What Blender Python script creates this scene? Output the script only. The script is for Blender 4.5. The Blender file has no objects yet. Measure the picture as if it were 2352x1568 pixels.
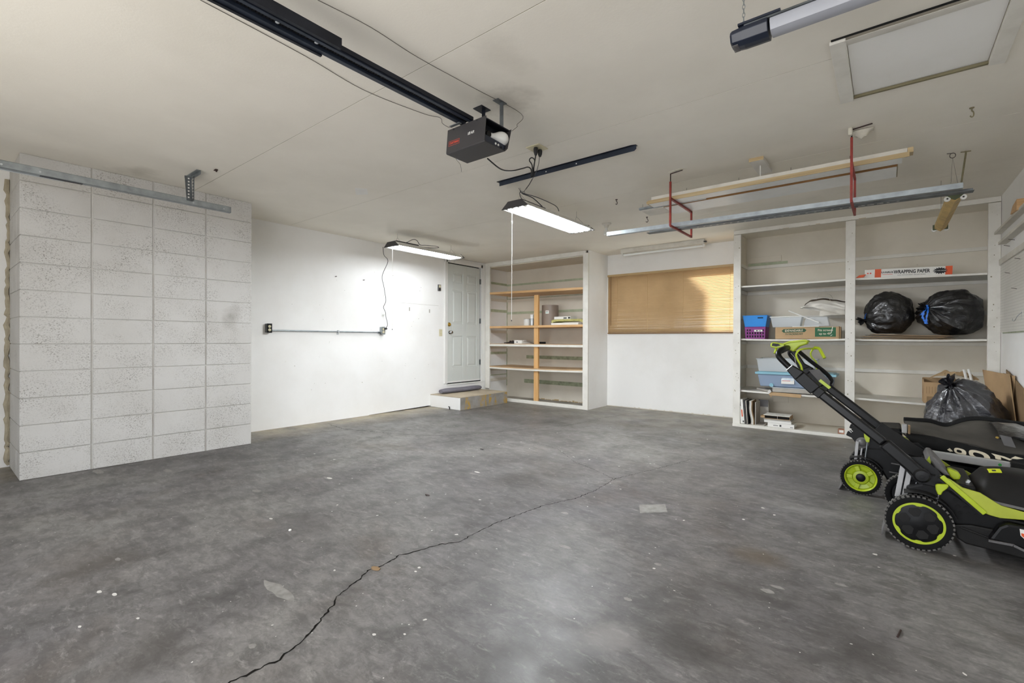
import bpy, bmesh, math, random
from mathutils import Vector, Matrix, noise
random.seed(7)
SC = bpy.context.scene
COL = SC.collection
PI = math.pi

# ------------------------------------------------------------------ camera
H = 2.44                                  # ceiling height
cam_d = bpy.data.cameras.new('camera')
cam = bpy.data.objects.new('camera', cam_d)
COL.objects.link(cam)
SC.camera = cam
cam_d.sensor_width = 36.0
cam_d.lens = 16.507
cam_d.clip_start = 0.05
yaw, roll, pitch = math.radians(38.5565), math.radians(0.2303), math.radians(-0.1665)
r0 = Vector((math.cos(yaw), math.sin(yaw), 0))
fw = Vector((-math.sin(yaw)*math.cos(pitch), math.cos(yaw)*math.cos(pitch), math.sin(pitch)))
u0 = r0.cross(fw)
rr = math.cos(roll)*r0 + math.sin(roll)*u0
uu = -math.sin(roll)*r0 + math.cos(roll)*u0
m = Matrix((rr, uu, -fw)).transposed().to_4x4()
m.translation = Vector((0, 0, 1.0619))
cam.matrix_world = m

# ------------------------------------------------------------------ world, daylight, fill light, exposure
W = bpy.data.worlds.new('sky'); SC.world = W; W.use_nodes = True
bg = W.node_tree.nodes['Background']
bg.inputs[0].default_value = (0.80, 0.88, 1.0, 1)
bg.inputs[1].default_value = 2.2

def area(name, loc, size, size_y, power, color, direction):
    l = bpy.data.lights.new(name, 'AREA'); l.shape = 'RECTANGLE'
    l.size = size; l.size_y = size_y; l.energy = power; l.color = color
    o = bpy.data.objects.new(name, l); COL.objects.link(o)
    o.location = loc
    o.rotation_euler = Vector(direction).to_track_quat('-Z', 'Y').to_euler()
    return o
# added fill light behind the camera, tilted up to brighten the ceiling
area('camera_side_fill', (-1.45, -1.75, 0.95), 3.6, 1.7, 48, (1.0, 0.96, 0.90), (0, 1, 1.1))
# low sun on the far side of the house, reaching only the right end of the window
sun_d = bpy.data.lights.new('sun', 'SUN'); sun_d.energy = 16.0; sun_d.angle = math.radians(2.0); sun_d.color = (1.0, 1.0, 1.0)
sun = bpy.data.objects.new('sun', sun_d); COL.objects.link(sun)
sun.rotation_euler = Vector((0.5, -1.0, -0.52)).to_track_quat('-Z', 'Y').to_euler()
SC.view_settings.view_transform = 'Standard'
SC.view_settings.look = 'None'
SC.view_settings.gamma = 1.0
SC.view_settings.use_curve_mapping = False
SC.view_settings.exposure = 1.04
SC.cycles.use_denoising = True
SC.cycles.max_bounces = 10
SC.cycles.diffuse_bounces = 6
SC.cycles.transparent_max_bounces = 12
SC.cycles.sample_clamp_indirect = 6.0

# ------------------------------------------------------------------ materials
def lin(h):
    h = h.lstrip('#')
    out = []
    for i in (0, 2, 4):
        c = int(h[i:i+2], 16)/255
        out.append(c/12.92 if c <= 0.04045 else ((c+0.055)/1.055)**2.4)
    return tuple(out) + (1,)

class NT:
    def __init__(s, name):
        s.m = bpy.data.materials.new(name); s.m.use_nodes = True
        s.t = s.m.node_tree; s.n = s.t.nodes
        s.b = s.n['Principled BSDF']
    def new(s, typ, **k):
        n = s.n.new(typ)
        for a, v in k.items(): setattr(n, a, v)
        return n
    def link(s, a, b): s.t.links.new(a, b)
    def co(s, scale=(1, 1, 1), rot=(0, 0, 0)):
        g = s.new('ShaderNodeNewGeometry'); mp = s.new('ShaderNodeMapping')
        mp.inputs['Scale'].default_value = scale; mp.inputs['Rotation'].default_value = rot
        s.link(g.outputs['Position'], mp.inputs[0]); return mp.outputs[0]
    def noise(s, vec, scale, detail=4, rough=0.55, dist=0.0):
        n = s.new('ShaderNodeTexNoise'); n.inputs['Scale'].default_value = scale
        n.inputs['Detail'].default_value = detail; n.inputs['Roughness'].default_value = rough
        n.inputs['Distortion'].default_value = dist
        s.link(vec, n.inputs['Vector']); return n.outputs[0]
    def ramp(s, fac, stops):
        r = s.new('ShaderNodeValToRGB'); e = r.color_ramp.elements
        while len(e) < len(stops): e.new(0.5)
        for i, (p, c) in enumerate(stops):
            e[i].position = p
            e[i].color = (c, c, c, 1) if isinstance(c, (int, float)) else c
        s.link(fac, r.inputs[0]); return r.outputs[0]
    def mix(s, fac, a, b, mode='MIX'):
        n = s.new('ShaderNodeMix'); n.data_type = 'RGBA'; n.blend_type = mode
        for sock, v in ((n.inputs[0], fac), (n.inputs[6], a), (n.inputs[7], b)):
            if isinstance(v, (int, float)): sock.default_value = v
            elif isinstance(v, tuple): sock.default_value = v
            else: s.link(v, sock)
        return n.outputs[2]
    def bump(s, fac, strength, dist=0.01):
        n = s.new('ShaderNodeBump'); n.inputs['Strength'].default_value = strength
        n.inputs['Distance'].default_value = dist
        s.link(fac, n.inputs['Height']); s.link(n.outputs[0], s.b.inputs['Normal'])
    def out(s, col=None, rough=None, metal=None, spec=None):
        if col is not None:
            if isinstance(col, tuple): s.b.inputs['Base Color'].default_value = col
            else: s.link(col, s.b.inputs['Base Color'])
        if rough is not None:
            if isinstance(rough, (int, float)): s.b.inputs['Roughness'].default_value = rough
            else: s.link(rough, s.b.inputs['Roughness'])
        if metal is not None: s.b.inputs['Metallic'].default_value = metal
        if spec is not None: s.b.inputs['Specular IOR Level'].default_value = spec
        return s.m

def stain_or_shade(k, col, pos, radius, hexc, amt):
    """a soft-edged smudge or painted shade at a fixed place on the surface"""
    g = k.new('ShaderNodeNewGeometry'); d = k.new('ShaderNodeVectorMath'); d.operation = 'SUBTRACT'
    k.link(g.outputs['Position'], d.inputs[0]); d.inputs[1].default_value = pos
    s = k.new('ShaderNodeVectorMath'); s.operation = 'DIVIDE'; k.link(d.outputs[0], s.inputs[0]); s.inputs[1].default_value = radius
    l = k.new('ShaderNodeVectorMath'); l.operation = 'LENGTH'; k.link(s.outputs[0], l.inputs[0])
    n = k.noise(k.co(), 5.0, 4, 0.6)
    a = k.new('ShaderNodeMath'); a.operation = 'ADD'; k.link(l.outputs['Value'], a.inputs[0]); k.link(n, a.inputs[1])
    return k.mix(k.ramp(a.outputs[0], [(0.55, amt), (1.0, 0.0)]), col, lin(hexc))

def simple(name, hexc, rough=0.5, metal=0.0, var=0.12, scale=8.0, bump=0.0, bscale=60, spec=0.5):
    """flat coloured stuff with slight procedural mottling"""
    k = NT(name); c = lin(hexc); v = k.co()
    f = k.noise(v, scale, 3)
    d = tuple(x*(1-var) for x in c[:3]) + (1,); e = tuple(min(1, x*(1+var)) for x in c[:3]) + (1,)
    col = k.ramp(f, [(0.3, d), (0.7, e)])
    if bump: k.bump(k.noise(v, bscale, 4), bump, 0.004)
    return k.out(col, rough, metal, spec)

def paint(name, hexc, dirt='#8f8877', damt=0.25, scale=2.2, scuffs=True, rough=0.6, bump=0.12, stains_or_shade=()):
    k = NT(name); v = k.co(); c = lin(hexc)
    f = k.ramp(k.noise(v, scale, 6, 0.6), [(0.42, 0.0), (0.80, damt)])
    col = k.mix(f, c, lin(dirt))
    for st_ in stains_or_shade: col = stain_or_shade(k, col, *st_)
    if scuffs:
        v2 = k.co((1, 1, 1), (0.3, 0.2, 0.5))
        s = k.ramp(k.noise(v2, 24, 3, 0.5, 0.6), [(0.70, 0.0), (0.76, 0.55)])
        gate = k.ramp(k.noise(v, 1.3, 2), [(0.55, 0.0), (0.68, 1.0)])
        s2 = k.mix(1.0, s, gate, 'MULTIPLY')
        col = k.mix(s2, col, lin('#7a7364'))
    k.bump(k.noise(v, 90, 3), bump, 0.003)
    return k.out(col, rough, 0, 0.35)

M = {}
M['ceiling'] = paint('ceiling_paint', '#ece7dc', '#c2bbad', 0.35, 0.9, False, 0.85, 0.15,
    stains_or_shade=[((-1.72, 2.12, 2.44), (0.42, 0.42, 1), '#7b7366', 0.45), ((-1.45, 1.75, 2.44), (0.25, 0.5, 1), '#9f988a', 0.2), ((-4.9, 1.1, 2.44), (0.5, 0.35, 1), '#99917f', 0.4)])  # the smudge at the opener paints its shadow onto the ceiling
M['wall'] = paint('wall_paint', '#efeeeb', '#c9c3b8', 0.28, 1.4, True, 0.7, 0.10)
M['trim'] = paint('trim_paint', '#e2dfd7', '#9c9482', 0.28, 7.0, True, 0.55, 0.10)
M['closet'] = paint('closet_paint', '#ddd6c8', '#b3aa97', 0.35, 1.8, True, 0.75, 0.10)
M['door'] = paint('door_paint', '#cfd2cd', '#a9aba5', 0.2, 1.6, False, 0.42, 0.03)
M['casing'] = paint('casing_paint', '#e3e2de', '#b5b0a4', 0.15, 2.0, False, 0.4, 0.03)

def mk_floor():
    k = NT('concrete_floor'); v = k.co()
    big = k.noise(v, 0.55, 6, 0.62, 0.3)
    col = k.ramp(big, [(0.30, lin('#4a4746')), (0.48, lin('#666362')), (0.66, lin('#878480'))])
    vs = k.co((0.7, 2.6, 1), (0, 0, 0.65))
    st = k.noise(vs, 2.2, 7, 0.68, 0.4)
    col = k.mix(k.ramp(st, [(0.40, 0.0), (0.66, 0.40)]), col, lin('#85817e'))
    dk = k.noise(k.co((1.3, 0.8, 1), (0, 0, 0.35)), 3.1, 6, 0.65, 0.2)
    col = k.mix(k.ramp(dk, [(0.48, 0.0), (0.72, 0.62)]), col, lin('#333130'))
    br = k.noise(v, 1.15, 4, 0.6, 0.5)
    col = k.mix(k.ramp(br, [(0.57, 0.0), (0.72, 0.6)]), col, lin('#564a3f'))
    pu = k.noise(k.co((1, 1, 1), (0.4, 0, 1.0)), 0.9, 3, 0.5)
    col = k.mix(k.ramp(pu, [(0.52, 0.0), (0.75, 0.35)]), col, lin('#625f69'))
    sm = k.noise(k.co((1.0, 3.5, 1), (0, 0, -0.5)), 5.5, 8, 0.72, 0.3)
    col = k.mix(k.ramp(sm, [(0.58, 0.0), (0.72, 0.5)]), col, lin('#a5a29d'))
    mid = k.noise(k.co((1.0, 1.9, 1), (0, 0, 0.65)), 9, 8, 0.75, 0.5)
    col = k.mix(k.ramp(mid, [(0.42, 0.45), (0.56, 0.0)]), col, lin('#3d3a38'))
    mid2 = k.noise(k.co((1.0, 2.2, 1), (0, 0, 0.4)), 14, 8, 0.75, 0.5)
    col = k.mix(k.ramp(mid2, [(0.55, 0.0), (0.70, 0.45)]), col, lin('#aaa7a2'))
    fine = k.noise(v, 75, 3, 0.6)
    col = k.mix(k.ramp(fine, [(0.35, 0.22), (0.6, 0.0)]), col, lin('#4a4845'))
    vo = k.new('ShaderNodeTexVoronoi'); vo.inputs['Scale'].default_value = 16
    k.link(v, vo.inputs['Vector'])
    sp = k.ramp(vo.outputs['Distance'], [(0.035, 1.0), (0.06, 0.0)])
    gate = k.ramp(k.noise(v, 1.7, 3), [(0.52, 0.0), (0.60, 1.0)])
    col = k.mix(k.mix(1.0, sp, gate, 'MULTIPLY'), col, lin('#d6d3cb'))
    for (px_, py_, rx, ry, hx, am) in [(-0.569, 1.672, 0.45, 0.3, '#3b3734', 0.75), (-0.486, 2.191, 0.5, 0.25, '#403c39', 0.55), (-0.059, 1.995, 0.35, 0.4, '#3f3b39', 0.55), (-0.99, 1.188, 0.4, 0.35, '#45413f', 0.5), (-1.932, 0.483, 0.5, 0.35, '#423d39', 0.55), (-0.773, 1.539, 0.25, 0.3, '#8f8a86', 0.5), (-2.629, 1.379, 0.7, 0.35, '#4c4744', 0.4), (-2.909, 0.477, 0.8, 0.5, '#574f47', 0.45), (-0.472, 2.567, 0.35, 0.25, '#5c5040', 0.6), (-0.394, 3.472, 0.6, 0.2, '#a3a19d', 0.35)]:  # oil stains and smears; dark foreground ones also paint in the light falloff
        col = stain_or_shade(k, col, (px_, py_, 0), (rx, ry, 1), hx, am)
    sx = k.new('ShaderNodeSeparateXYZ'); g2 = k.new('ShaderNodeNewGeometry'); k.link(g2.outputs['Position'], sx.inputs[0])
    def edge(sock, a, b):
        mr = k.new('ShaderNodeMapRange'); mr.inputs[1].default_value = a; mr.inputs[2].default_value = b
        k.link(sock, mr.inputs[0]); return mr.outputs[0]
    dust = k.ramp(k.noise(v, 3.0, 4, 0.6), [(0.35, 0.2), (0.65, 0.85)])
    e1 = k.mix(1.0, edge(sx.outputs[0], -5.0, -5.6), dust, 'MULTIPLY')
    col = k.mix(e1, col, lin('#b3a78f'))
    e2 = k.mix(1.0, edge(sx.outputs[1], 5.0, 6.9), dust, 'MULTIPLY')
    col = k.mix(e2, col, lin('#a19b8e'))
    rg = k.ramp(k.noise(v, 2.6, 4, 0.6), [(0.3, 0.34), (0.7, 0.62)])
    k.bump(k.mix(0.5, st, fine), 0.18, 0.004)
    return k.out(col, rg, 0, 0.28)
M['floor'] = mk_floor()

def mk_block():
    k = NT('painted_block'); v = k.co()
    col = k.mix(k.ramp(k.noise(v, 1.6, 5, 0.6), [(0.40, 0.0), (0.75, 0.40)]), lin('#cbc9c5'), lin('#aaa59c'))
    patch = k.ramp(k.noise(v, 4.0, 4, 0.55), [(0.38, 0.05), (0.66, 1.0)])
    pits = k.ramp(k.noise(k.co((1, 0.7, 1)), 150, 4, 0.75, 0.1), [(0.535, 0.0), (0.63, 0.95)])
    pm = k.mix(1.0, pits, patch, 'MULTIPLY')
    col = k.mix(pm, col, lin('#5c5549'))
    col = stain_or_shade(k, col, (-5.03, 1.88, 1.28), (1, 0.22, 0.26), '#807a70', 0.55)
    dirt = k.ramp(k.noise(v, 1.0, 3, 0.5), [(0.60, 0.0), (0.75, 0.35)])
    col = k.mix(dirt, col, lin('#8d867b'))
    k.bump(k.mix(0.5, k.noise(v, 85, 4, 0.7), k.noise(v, 30, 3)), 0.45, 0.004)
    return k.out(col, 0.75, 0, 0.3)
M['block'] = mk_block()
M['mortar'] = paint('painted_mortar', '#d6d4cf', '#a39c91', 0.4, 5.0, False, 0.8, 0.3)

def wood(name, c1, c2, axis=0, rough=0.5, sc=1.0):
    k = NT(name)
    s = [14, 14, 14]; s[axis] = 0.9
    v = k.co(tuple(s))
    n = k.noise(v, 1.6*sc, 5, 0.6, 0.8)
    col = k.ramp(n, [(0.32, lin(c1)), (0.68, lin(c2))])
    s2 = [60, 60, 60]; s2[axis] = 2
    fi = k.noise(k.co(tuple(s2)), 1.0, 3, 0.6)
    col = k.mix(k.ramp(fi, [(0.35, 0.25), (0.6, 0.0)]), col, lin(c1))
    k.bump(fi, 0.08, 0.002)
    return k.out(col, rough, 0, 0.4)
M['pine_x'] = wood('pine_board', '#c69a66', '#e0bb8c', 0)
M['pine_z'] = wood('pine_stud', '#c8985c', '#e2b67e', 2)
M['oldwood'] = wood('old_painted_wood', '#a8916a', '#c4b08a', 0, 0.6)
M['shelftop'] = wood('raw_shelf_top', '#b08f6a', '#c9ad88', 0, 0.6)
M['brownwood'] = wood('brown_wood', '#6b4a22', '#8c6434', 0, 0.5)
M['olivewood'] = wood('bare_wood_edge', '#6f6850', '#8c8468', 0, 0.7)
M['kraft'] = simple('kraft_cardboard', '#b39672', 0.75, 0, 0.10, 5, 0.15, 40, 0.25)
M['kraft_dark'] = simple('old_cardboard', '#8d7558', 0.8, 0, 0.15, 5, 0.15, 40, 0.2)
M['kraft_in'] = simple('cardboard_inside', '#a98d69', 0.8, 0, 0.1, 6)
M['paperbag'] = simple('crumpled_kraft_paper', '#b59b78', 0.7, 0, 0.14, 9, 0.8, 18, 0.25)
M['galv'] = simple('galvanised_steel', '#9fa5a8', 0.42, 0.85, 0.18, 14)
M['galv_dark'] = simple('weathered_steel', '#6e7274', 0.5, 0.7, 0.35, 9)
M['galv_lt'] = simple('bright_steel', '#c4c8ca', 0.4, 0.6, 0.1, 10)
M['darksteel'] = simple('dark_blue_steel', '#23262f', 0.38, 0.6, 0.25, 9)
M['darksteel_lit'] = simple('dark_blue_steel_lit', '#2c3340', 0.42, 0.4, 0.25, 12)  # lighter copy of the dark blue steel, lit look painted into its colour
M['blackmetal'] = simple('black_powdercoat', '#101011', 0.36, 0.0, 0.1, 6, 0, 60, 0.3)
M['boxgrey'] = simple('charcoal_enamel', '#3b393a', 0.5, 0.1, 0.08, 6, 0.05, 200)
M['chainm'] = simple('oily_chain', '#191a1d', 0.45, 0.7, 0.2, 30)
M['blackplastic'] = simple('black_plastic', '#0e0e0f', 0.42, 0, 0.2, 20, 0.05, 150, 0.22)
M['dustyplastic'] = simple('dusty_black_plastic', '#181716', 0.5, 0, 0.35, 7, 0.05, 120, 0.25)
M['greyplastic'] = simple('grey_plastic', '#5d5b5b', 0.5, 0, 0.12, 12)
M['rubber'] = simple('tyre_rubber', '#121212', 0.8, 0, 0.2, 40, 0.1, 120, 0.2)
M['tread'] = simple('dusty_tread', '#5e5c59', 0.9, 0, 0.35, 22, 0.1, 120, 0.2)
M['lime'] = simple('lime_plastic', '#a9bb20', 0.42, 0, 0.08, 8)
M['limedull'] = simple('dusty_lime_plastic', '#a4ad35', 0.5, 0, 0.12, 8)
M['silver'] = simple('brushed_aluminium', '#b8b8b6', 0.38, 0.55, 0.08, 9)
M['silverpaint'] = simple('grey_enamel_strut', '#a9a8a8', 0.45, 0.2, 0.1, 12)
M['whiteplastic'] = simple('white_plastic', '#e6e6e2', 0.4, 0, 0.04, 8)
M['whitemetal'] = simple('white_enamel', '#dcdad4', 0.4, 0, 0.06, 6)
M['whitemetal_dirty'] = paint('aged_white_enamel', '#d4d0c6', '#9d9583', 0.35, 9.0, True, 0.5, 0.03)
M['cream'] = simple('ivory_plastic', '#cfc7a8', 0.45, 0, 0.06, 8)
M['bulb'] = simple('frosted_bulb', '#d9d9d6', 0.25, 0, 0.03, 4)
M['tube_off'] = simple('unlit_tube', '#eceeed', 0.25, 0, 0.03, 3)
M['red'] = simple('red_enamel', '#8a2f26', 0.5, 0.1, 0.25, 20)
M['red_dark'] = simple('rusty_hook', '#3a2a26', 0.6, 0.4, 0.3, 30)
M['brass'] = simple('brass', '#b79b52', 0.3, 0.9, 0.1, 10)
M['chrome'] = simple('chrome', '#b9bbbd', 0.16, 1.0, 0.05, 10)
M['cordblack'] = simple('black_cord', '#1a1a1b', 0.55, 0, 0.1, 20)
M['cordgrey'] = simple('grey_cord', '#3f4042', 0.55, 0, 0.1, 20)
M['wire'] = simple('thin_wire', '#57524a', 0.6, 0.2, 0.2, 20)
M['string'] = simple('white_string', '#e8e6df', 0.8, 0, 0.03, 20)
M['orange'] = simple('orange_print', '#d9541f', 0.5, 0, 0.05, 6)
M['greenprint'] = simple('green_print', '#1d5c38', 0.6, 0, 0.08, 10)
M['inkgreen'] = simple('dark_green_ink', '#2c5138', 0.7, 0, 0.1, 12)
M['ink'] = simple('black_ink', '#17171a', 0.6, 0, 0.05, 6)
M['redink'] = simple('red_ink', '#d5503c', 0.5, 0, 0.05, 6)
M['paper'] = simple('white_paper', '#e6e4de', 0.65, 0, 0.05, 6)
M['paper_grey'] = simple('greyed_paper', '#a9a49b', 0.7, 0, 0.12, 12)
M['beigeprint'] = simple('cream_print', '#cfc5ae', 0.7, 0, 0.1, 14)
M['blueplastic'] = simple('bright_blue_plastic', '#1f83d2', 0.42, 0, 0.06, 6)
M['purple'] = simple('purple_plastic', '#7a1f73', 0.45, 0, 0.08, 6)
M['bluelid'] = simple('pale_blue_lid', '#7fb0c0', 0.4, 0, 0.05, 5)
M['blueribbon'] = simple('blue_drawstring', '#1f6fd6', 0.35, 0, 0.1, 14)
M['roll'] = simple('taupe_drum', '#85766a', 0.5, 0, 0.05, 5)
M['insul'] = simple('yellow_insulation', '#c5c07f', 0.95, 0, 0.2, 30, 0.9, 60, 0.1)
M['mat'] = simple('grey_foam_mat', '#74727a', 0.85, 0, 0.1, 14, 0.3, 60, 0.2)
M['canvas'] = simple('off_white_canvas', '#dcd8cf', 0.85, 0, 0.12, 7, 0.25, 90, 0.2)
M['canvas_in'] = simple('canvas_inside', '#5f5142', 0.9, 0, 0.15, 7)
M['bagfabric'] = simple('black_bag_cloth', '#101010', 0.8, 0, 0.3, 5, 0.3, 90, 0.25)
M['bagtop'] = simple('dusty_grey_bag_panel', '#45423d', 0.8, 0, 0.3, 5, 0.2, 90, 0.2)
M['tanreflect'] = simple('yellowed_reflector', '#b79a5f', 0.55, 0, 0.22, 12, 0.1, 60)
M['greenpaint'] = simple('olive_end_plate', '#4d5539', 0.6, 0, 0.15, 12)
M['stripe'] = simple('old_green_paint', '#b3bb9f', 0.75, 0, 0.15, 12)
M['stripe_dk'] = simple('bare_strip', '#9ea488', 0.75, 0, 0.25, 14)
M['black'] = simple('black_gap', '#0b0b0b', 0.9, 0, 0.1, 12)
M['crack'] = simple('crack_shadow', '#1c1a18', 1.0, 0, 0.3, 30, 0, 60, 0.05)
M['splat_grey'] = simple('worn_paint_drip', '#85827d', 0.7, 0, 0.2, 30)
M['splat'] = simple('dried_paint', '#c9c6bf', 0.7, 0, 0.15, 20)
M['plaster'] = simple('plaster_filler', '#c7c2b4', 0.85, 0, 0.15, 20, 0.5, 40)
M['foam'] = simple('expanding_foam', '#a89e88', 0.85, 0, 0.2, 16, 0.6, 30)
M['yellowlabel'] = simple('yellow_label', '#d2df2b', 0.45, 0, 0.05, 9)
M['navy'] = simple('navy_plastic_cap', '#1c2333', 0.35, 0, 0.08, 6)
M['diffuser'] = simple('frosted_diffuser', '#a2a4ac', 0.45, 0, 0.03, 5)
M['brickred'] = simple('brick', '#a3735c', 0.85, 0, 0.25, 30, 0.3, 60)
M['greydot'] = simple('green_sticker', '#2f9a3c', 0.5, 0, 0.03, 6)
M['tealglow'] = simple('teal_sticker', '#3fae9d', 0.5, 0, 0.05, 6)

def mk_step_front():
    k = NT('step_riser_paint'); g = k.new('ShaderNodeNewGeometry')
    v = k.co((1, 1, 1))
    n1 = k.ramp(k.noise(k.co((0, 9.5, 2.2)), 1.0, 2, 0.5, 0.3), [(0.50, 0.0), (0.58, 1.0)])
    worn = k.ramp(k.noise(v, 11, 4, 0.6), [(0.40, 0.0), (0.55, 0.9)])
    f = k.mix(1.0, n1, worn, 'MULTIPLY')
    base = k.ramp(k.noise(v, 6, 4), [(0.3, lin('#7b766e')), (0.7, lin('#999590'))])
    k.bump(k.noise(v, 60, 3), 0.3, 0.003)
    return k.out(k.mix(f, base, lin('#b08a2c')), 0.8)
M['stepfront'] = mk_step_front()
M['steptop'] = paint('step_top', '#b9ac97', '#8e826e', 0.6, 5, True, 0.8, 0.3)

def mk_glossbag(name, base, rough, bscale):
    k = NT(name); v = k.co()
    n1 = k.noise(v, bscale, 5, 0.6, 1.5); n2 = k.noise(k.co((1, 1, 2.2), (0.5, 0.4, 0)), bscale*2.6, 4, 0.6, 1.0)
    k.bump(k.mix(0.45, n1, n2), 0.75, 0.03)
    k.b.inputs['Coat Weight'].default_value = 0.6
    k.b.inputs['Coat Roughness'].default_value = 0.18
    return k.out(lin(base), rough, 0, 0.7)
M['bag'] = mk_glossbag('black_bin_liner', '#141416', 0.30, 7)
M['bag2'] = mk_glossbag('thin_bin_liner', '#25252b', 0.26, 5)

def mk_clear(name, tint, alpha=0.45, rough=0.15):
    k = NT(name)
    tr = k.new('ShaderNodeBsdfTransparent'); tr.inputs[0].default_value = tint
    mx = k.new('ShaderNodeMixShader'); mx.inputs[0].default_value = alpha
    k.b.inputs['Base Color'].default_value = tint; k.b.inputs['Roughness'].default_value = rough
    k.link(tr.outputs[0], mx.inputs[1]); k.link(k.b.outputs[0], mx.inputs[2])
    k.link(mx.outputs[0], k.n['Material Output'].inputs[0])
    return k.m
M['clear'] = mk_clear('clear_plastic', (0.88, 0.90, 0.91, 1), 0.36)
M['clearblue'] = mk_clear('blue_clear_plastic', (0.44, 0.55, 0.72, 1), 0.62)
M['glass'] = mk_clear('window_glass', (0.95, 0.97, 0.97, 1), 0.12, 0.03)

def mk_slat():
    k = NT('blind_slat'); v = k.co((1, 1, 1))
    c = k.ramp(k.noise(v, 6, 3), [(0.3, lin('#b5946a')), (0.7, lin('#c3a47a'))])
    k.out(c, 0.38, 0, 0.5)
    tl = k.new('ShaderNodeBsdfTranslucent'); tl.inputs[0].default_value = lin('#e3d6bd')
    mx = k.new('ShaderNodeMixShader'); mx.inputs[0].default_value = 0.42
    k.link(k.b.outputs[0], mx.inputs[1]); k.link(tl.outputs[0], mx.inputs[2])
    k.link(mx.outputs[0], k.n['Material Output'].inputs[0])
    return k.m
M['slat'] = mk_slat()
M['slat_rail'] = simple('tan_blind_rail', '#b5996c', 0.45, 0, 0.06, 5)

def mk_emit(name, col, st):
    k = NT(name); e = k.new('ShaderNodeEmission'); e.inputs[0].default_value = col; e.inputs[1].default_value = st
    k.link(e.outputs[0], k.n['Material Output'].inputs[0]); return k.m
M['tube_on'] = mk_emit('lit_tube', (0.90, 0.95, 1.0, 1), 122.0)
M['tube_on_dim'] = mk_emit('lit_tube_dimmed', (0.90, 0.95, 1.0, 1), 14.5)  # dimmed so the wall beside this fixture does not burn out

def mk_peg():
    k = NT('white_pegboard'); v = k.co((1, 1, 1))
    vo = k.new('ShaderNodeTexVoronoi'); vo.inputs['Scale'].default_value = 1/0.0254; vo.inputs['Randomness'].default_value = 0.0
    mp = k.co((0, 1, 1)); k.link(mp, vo.inputs['Vector'])
    f = k.ramp(vo.outputs['Distance'], [(0.13, 0.55), (0.20, 0.0)])
    base = k.mix(k.ramp(k.noise(v, 3, 4), [(0.4, 0.0), (0.8, 0.25)]), lin('#dddad2'), lin('#b0a898'))
    return k.out(k.mix(f, base, lin('#7c7568')), 0.6)
M['peg'] = mk_peg()
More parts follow.
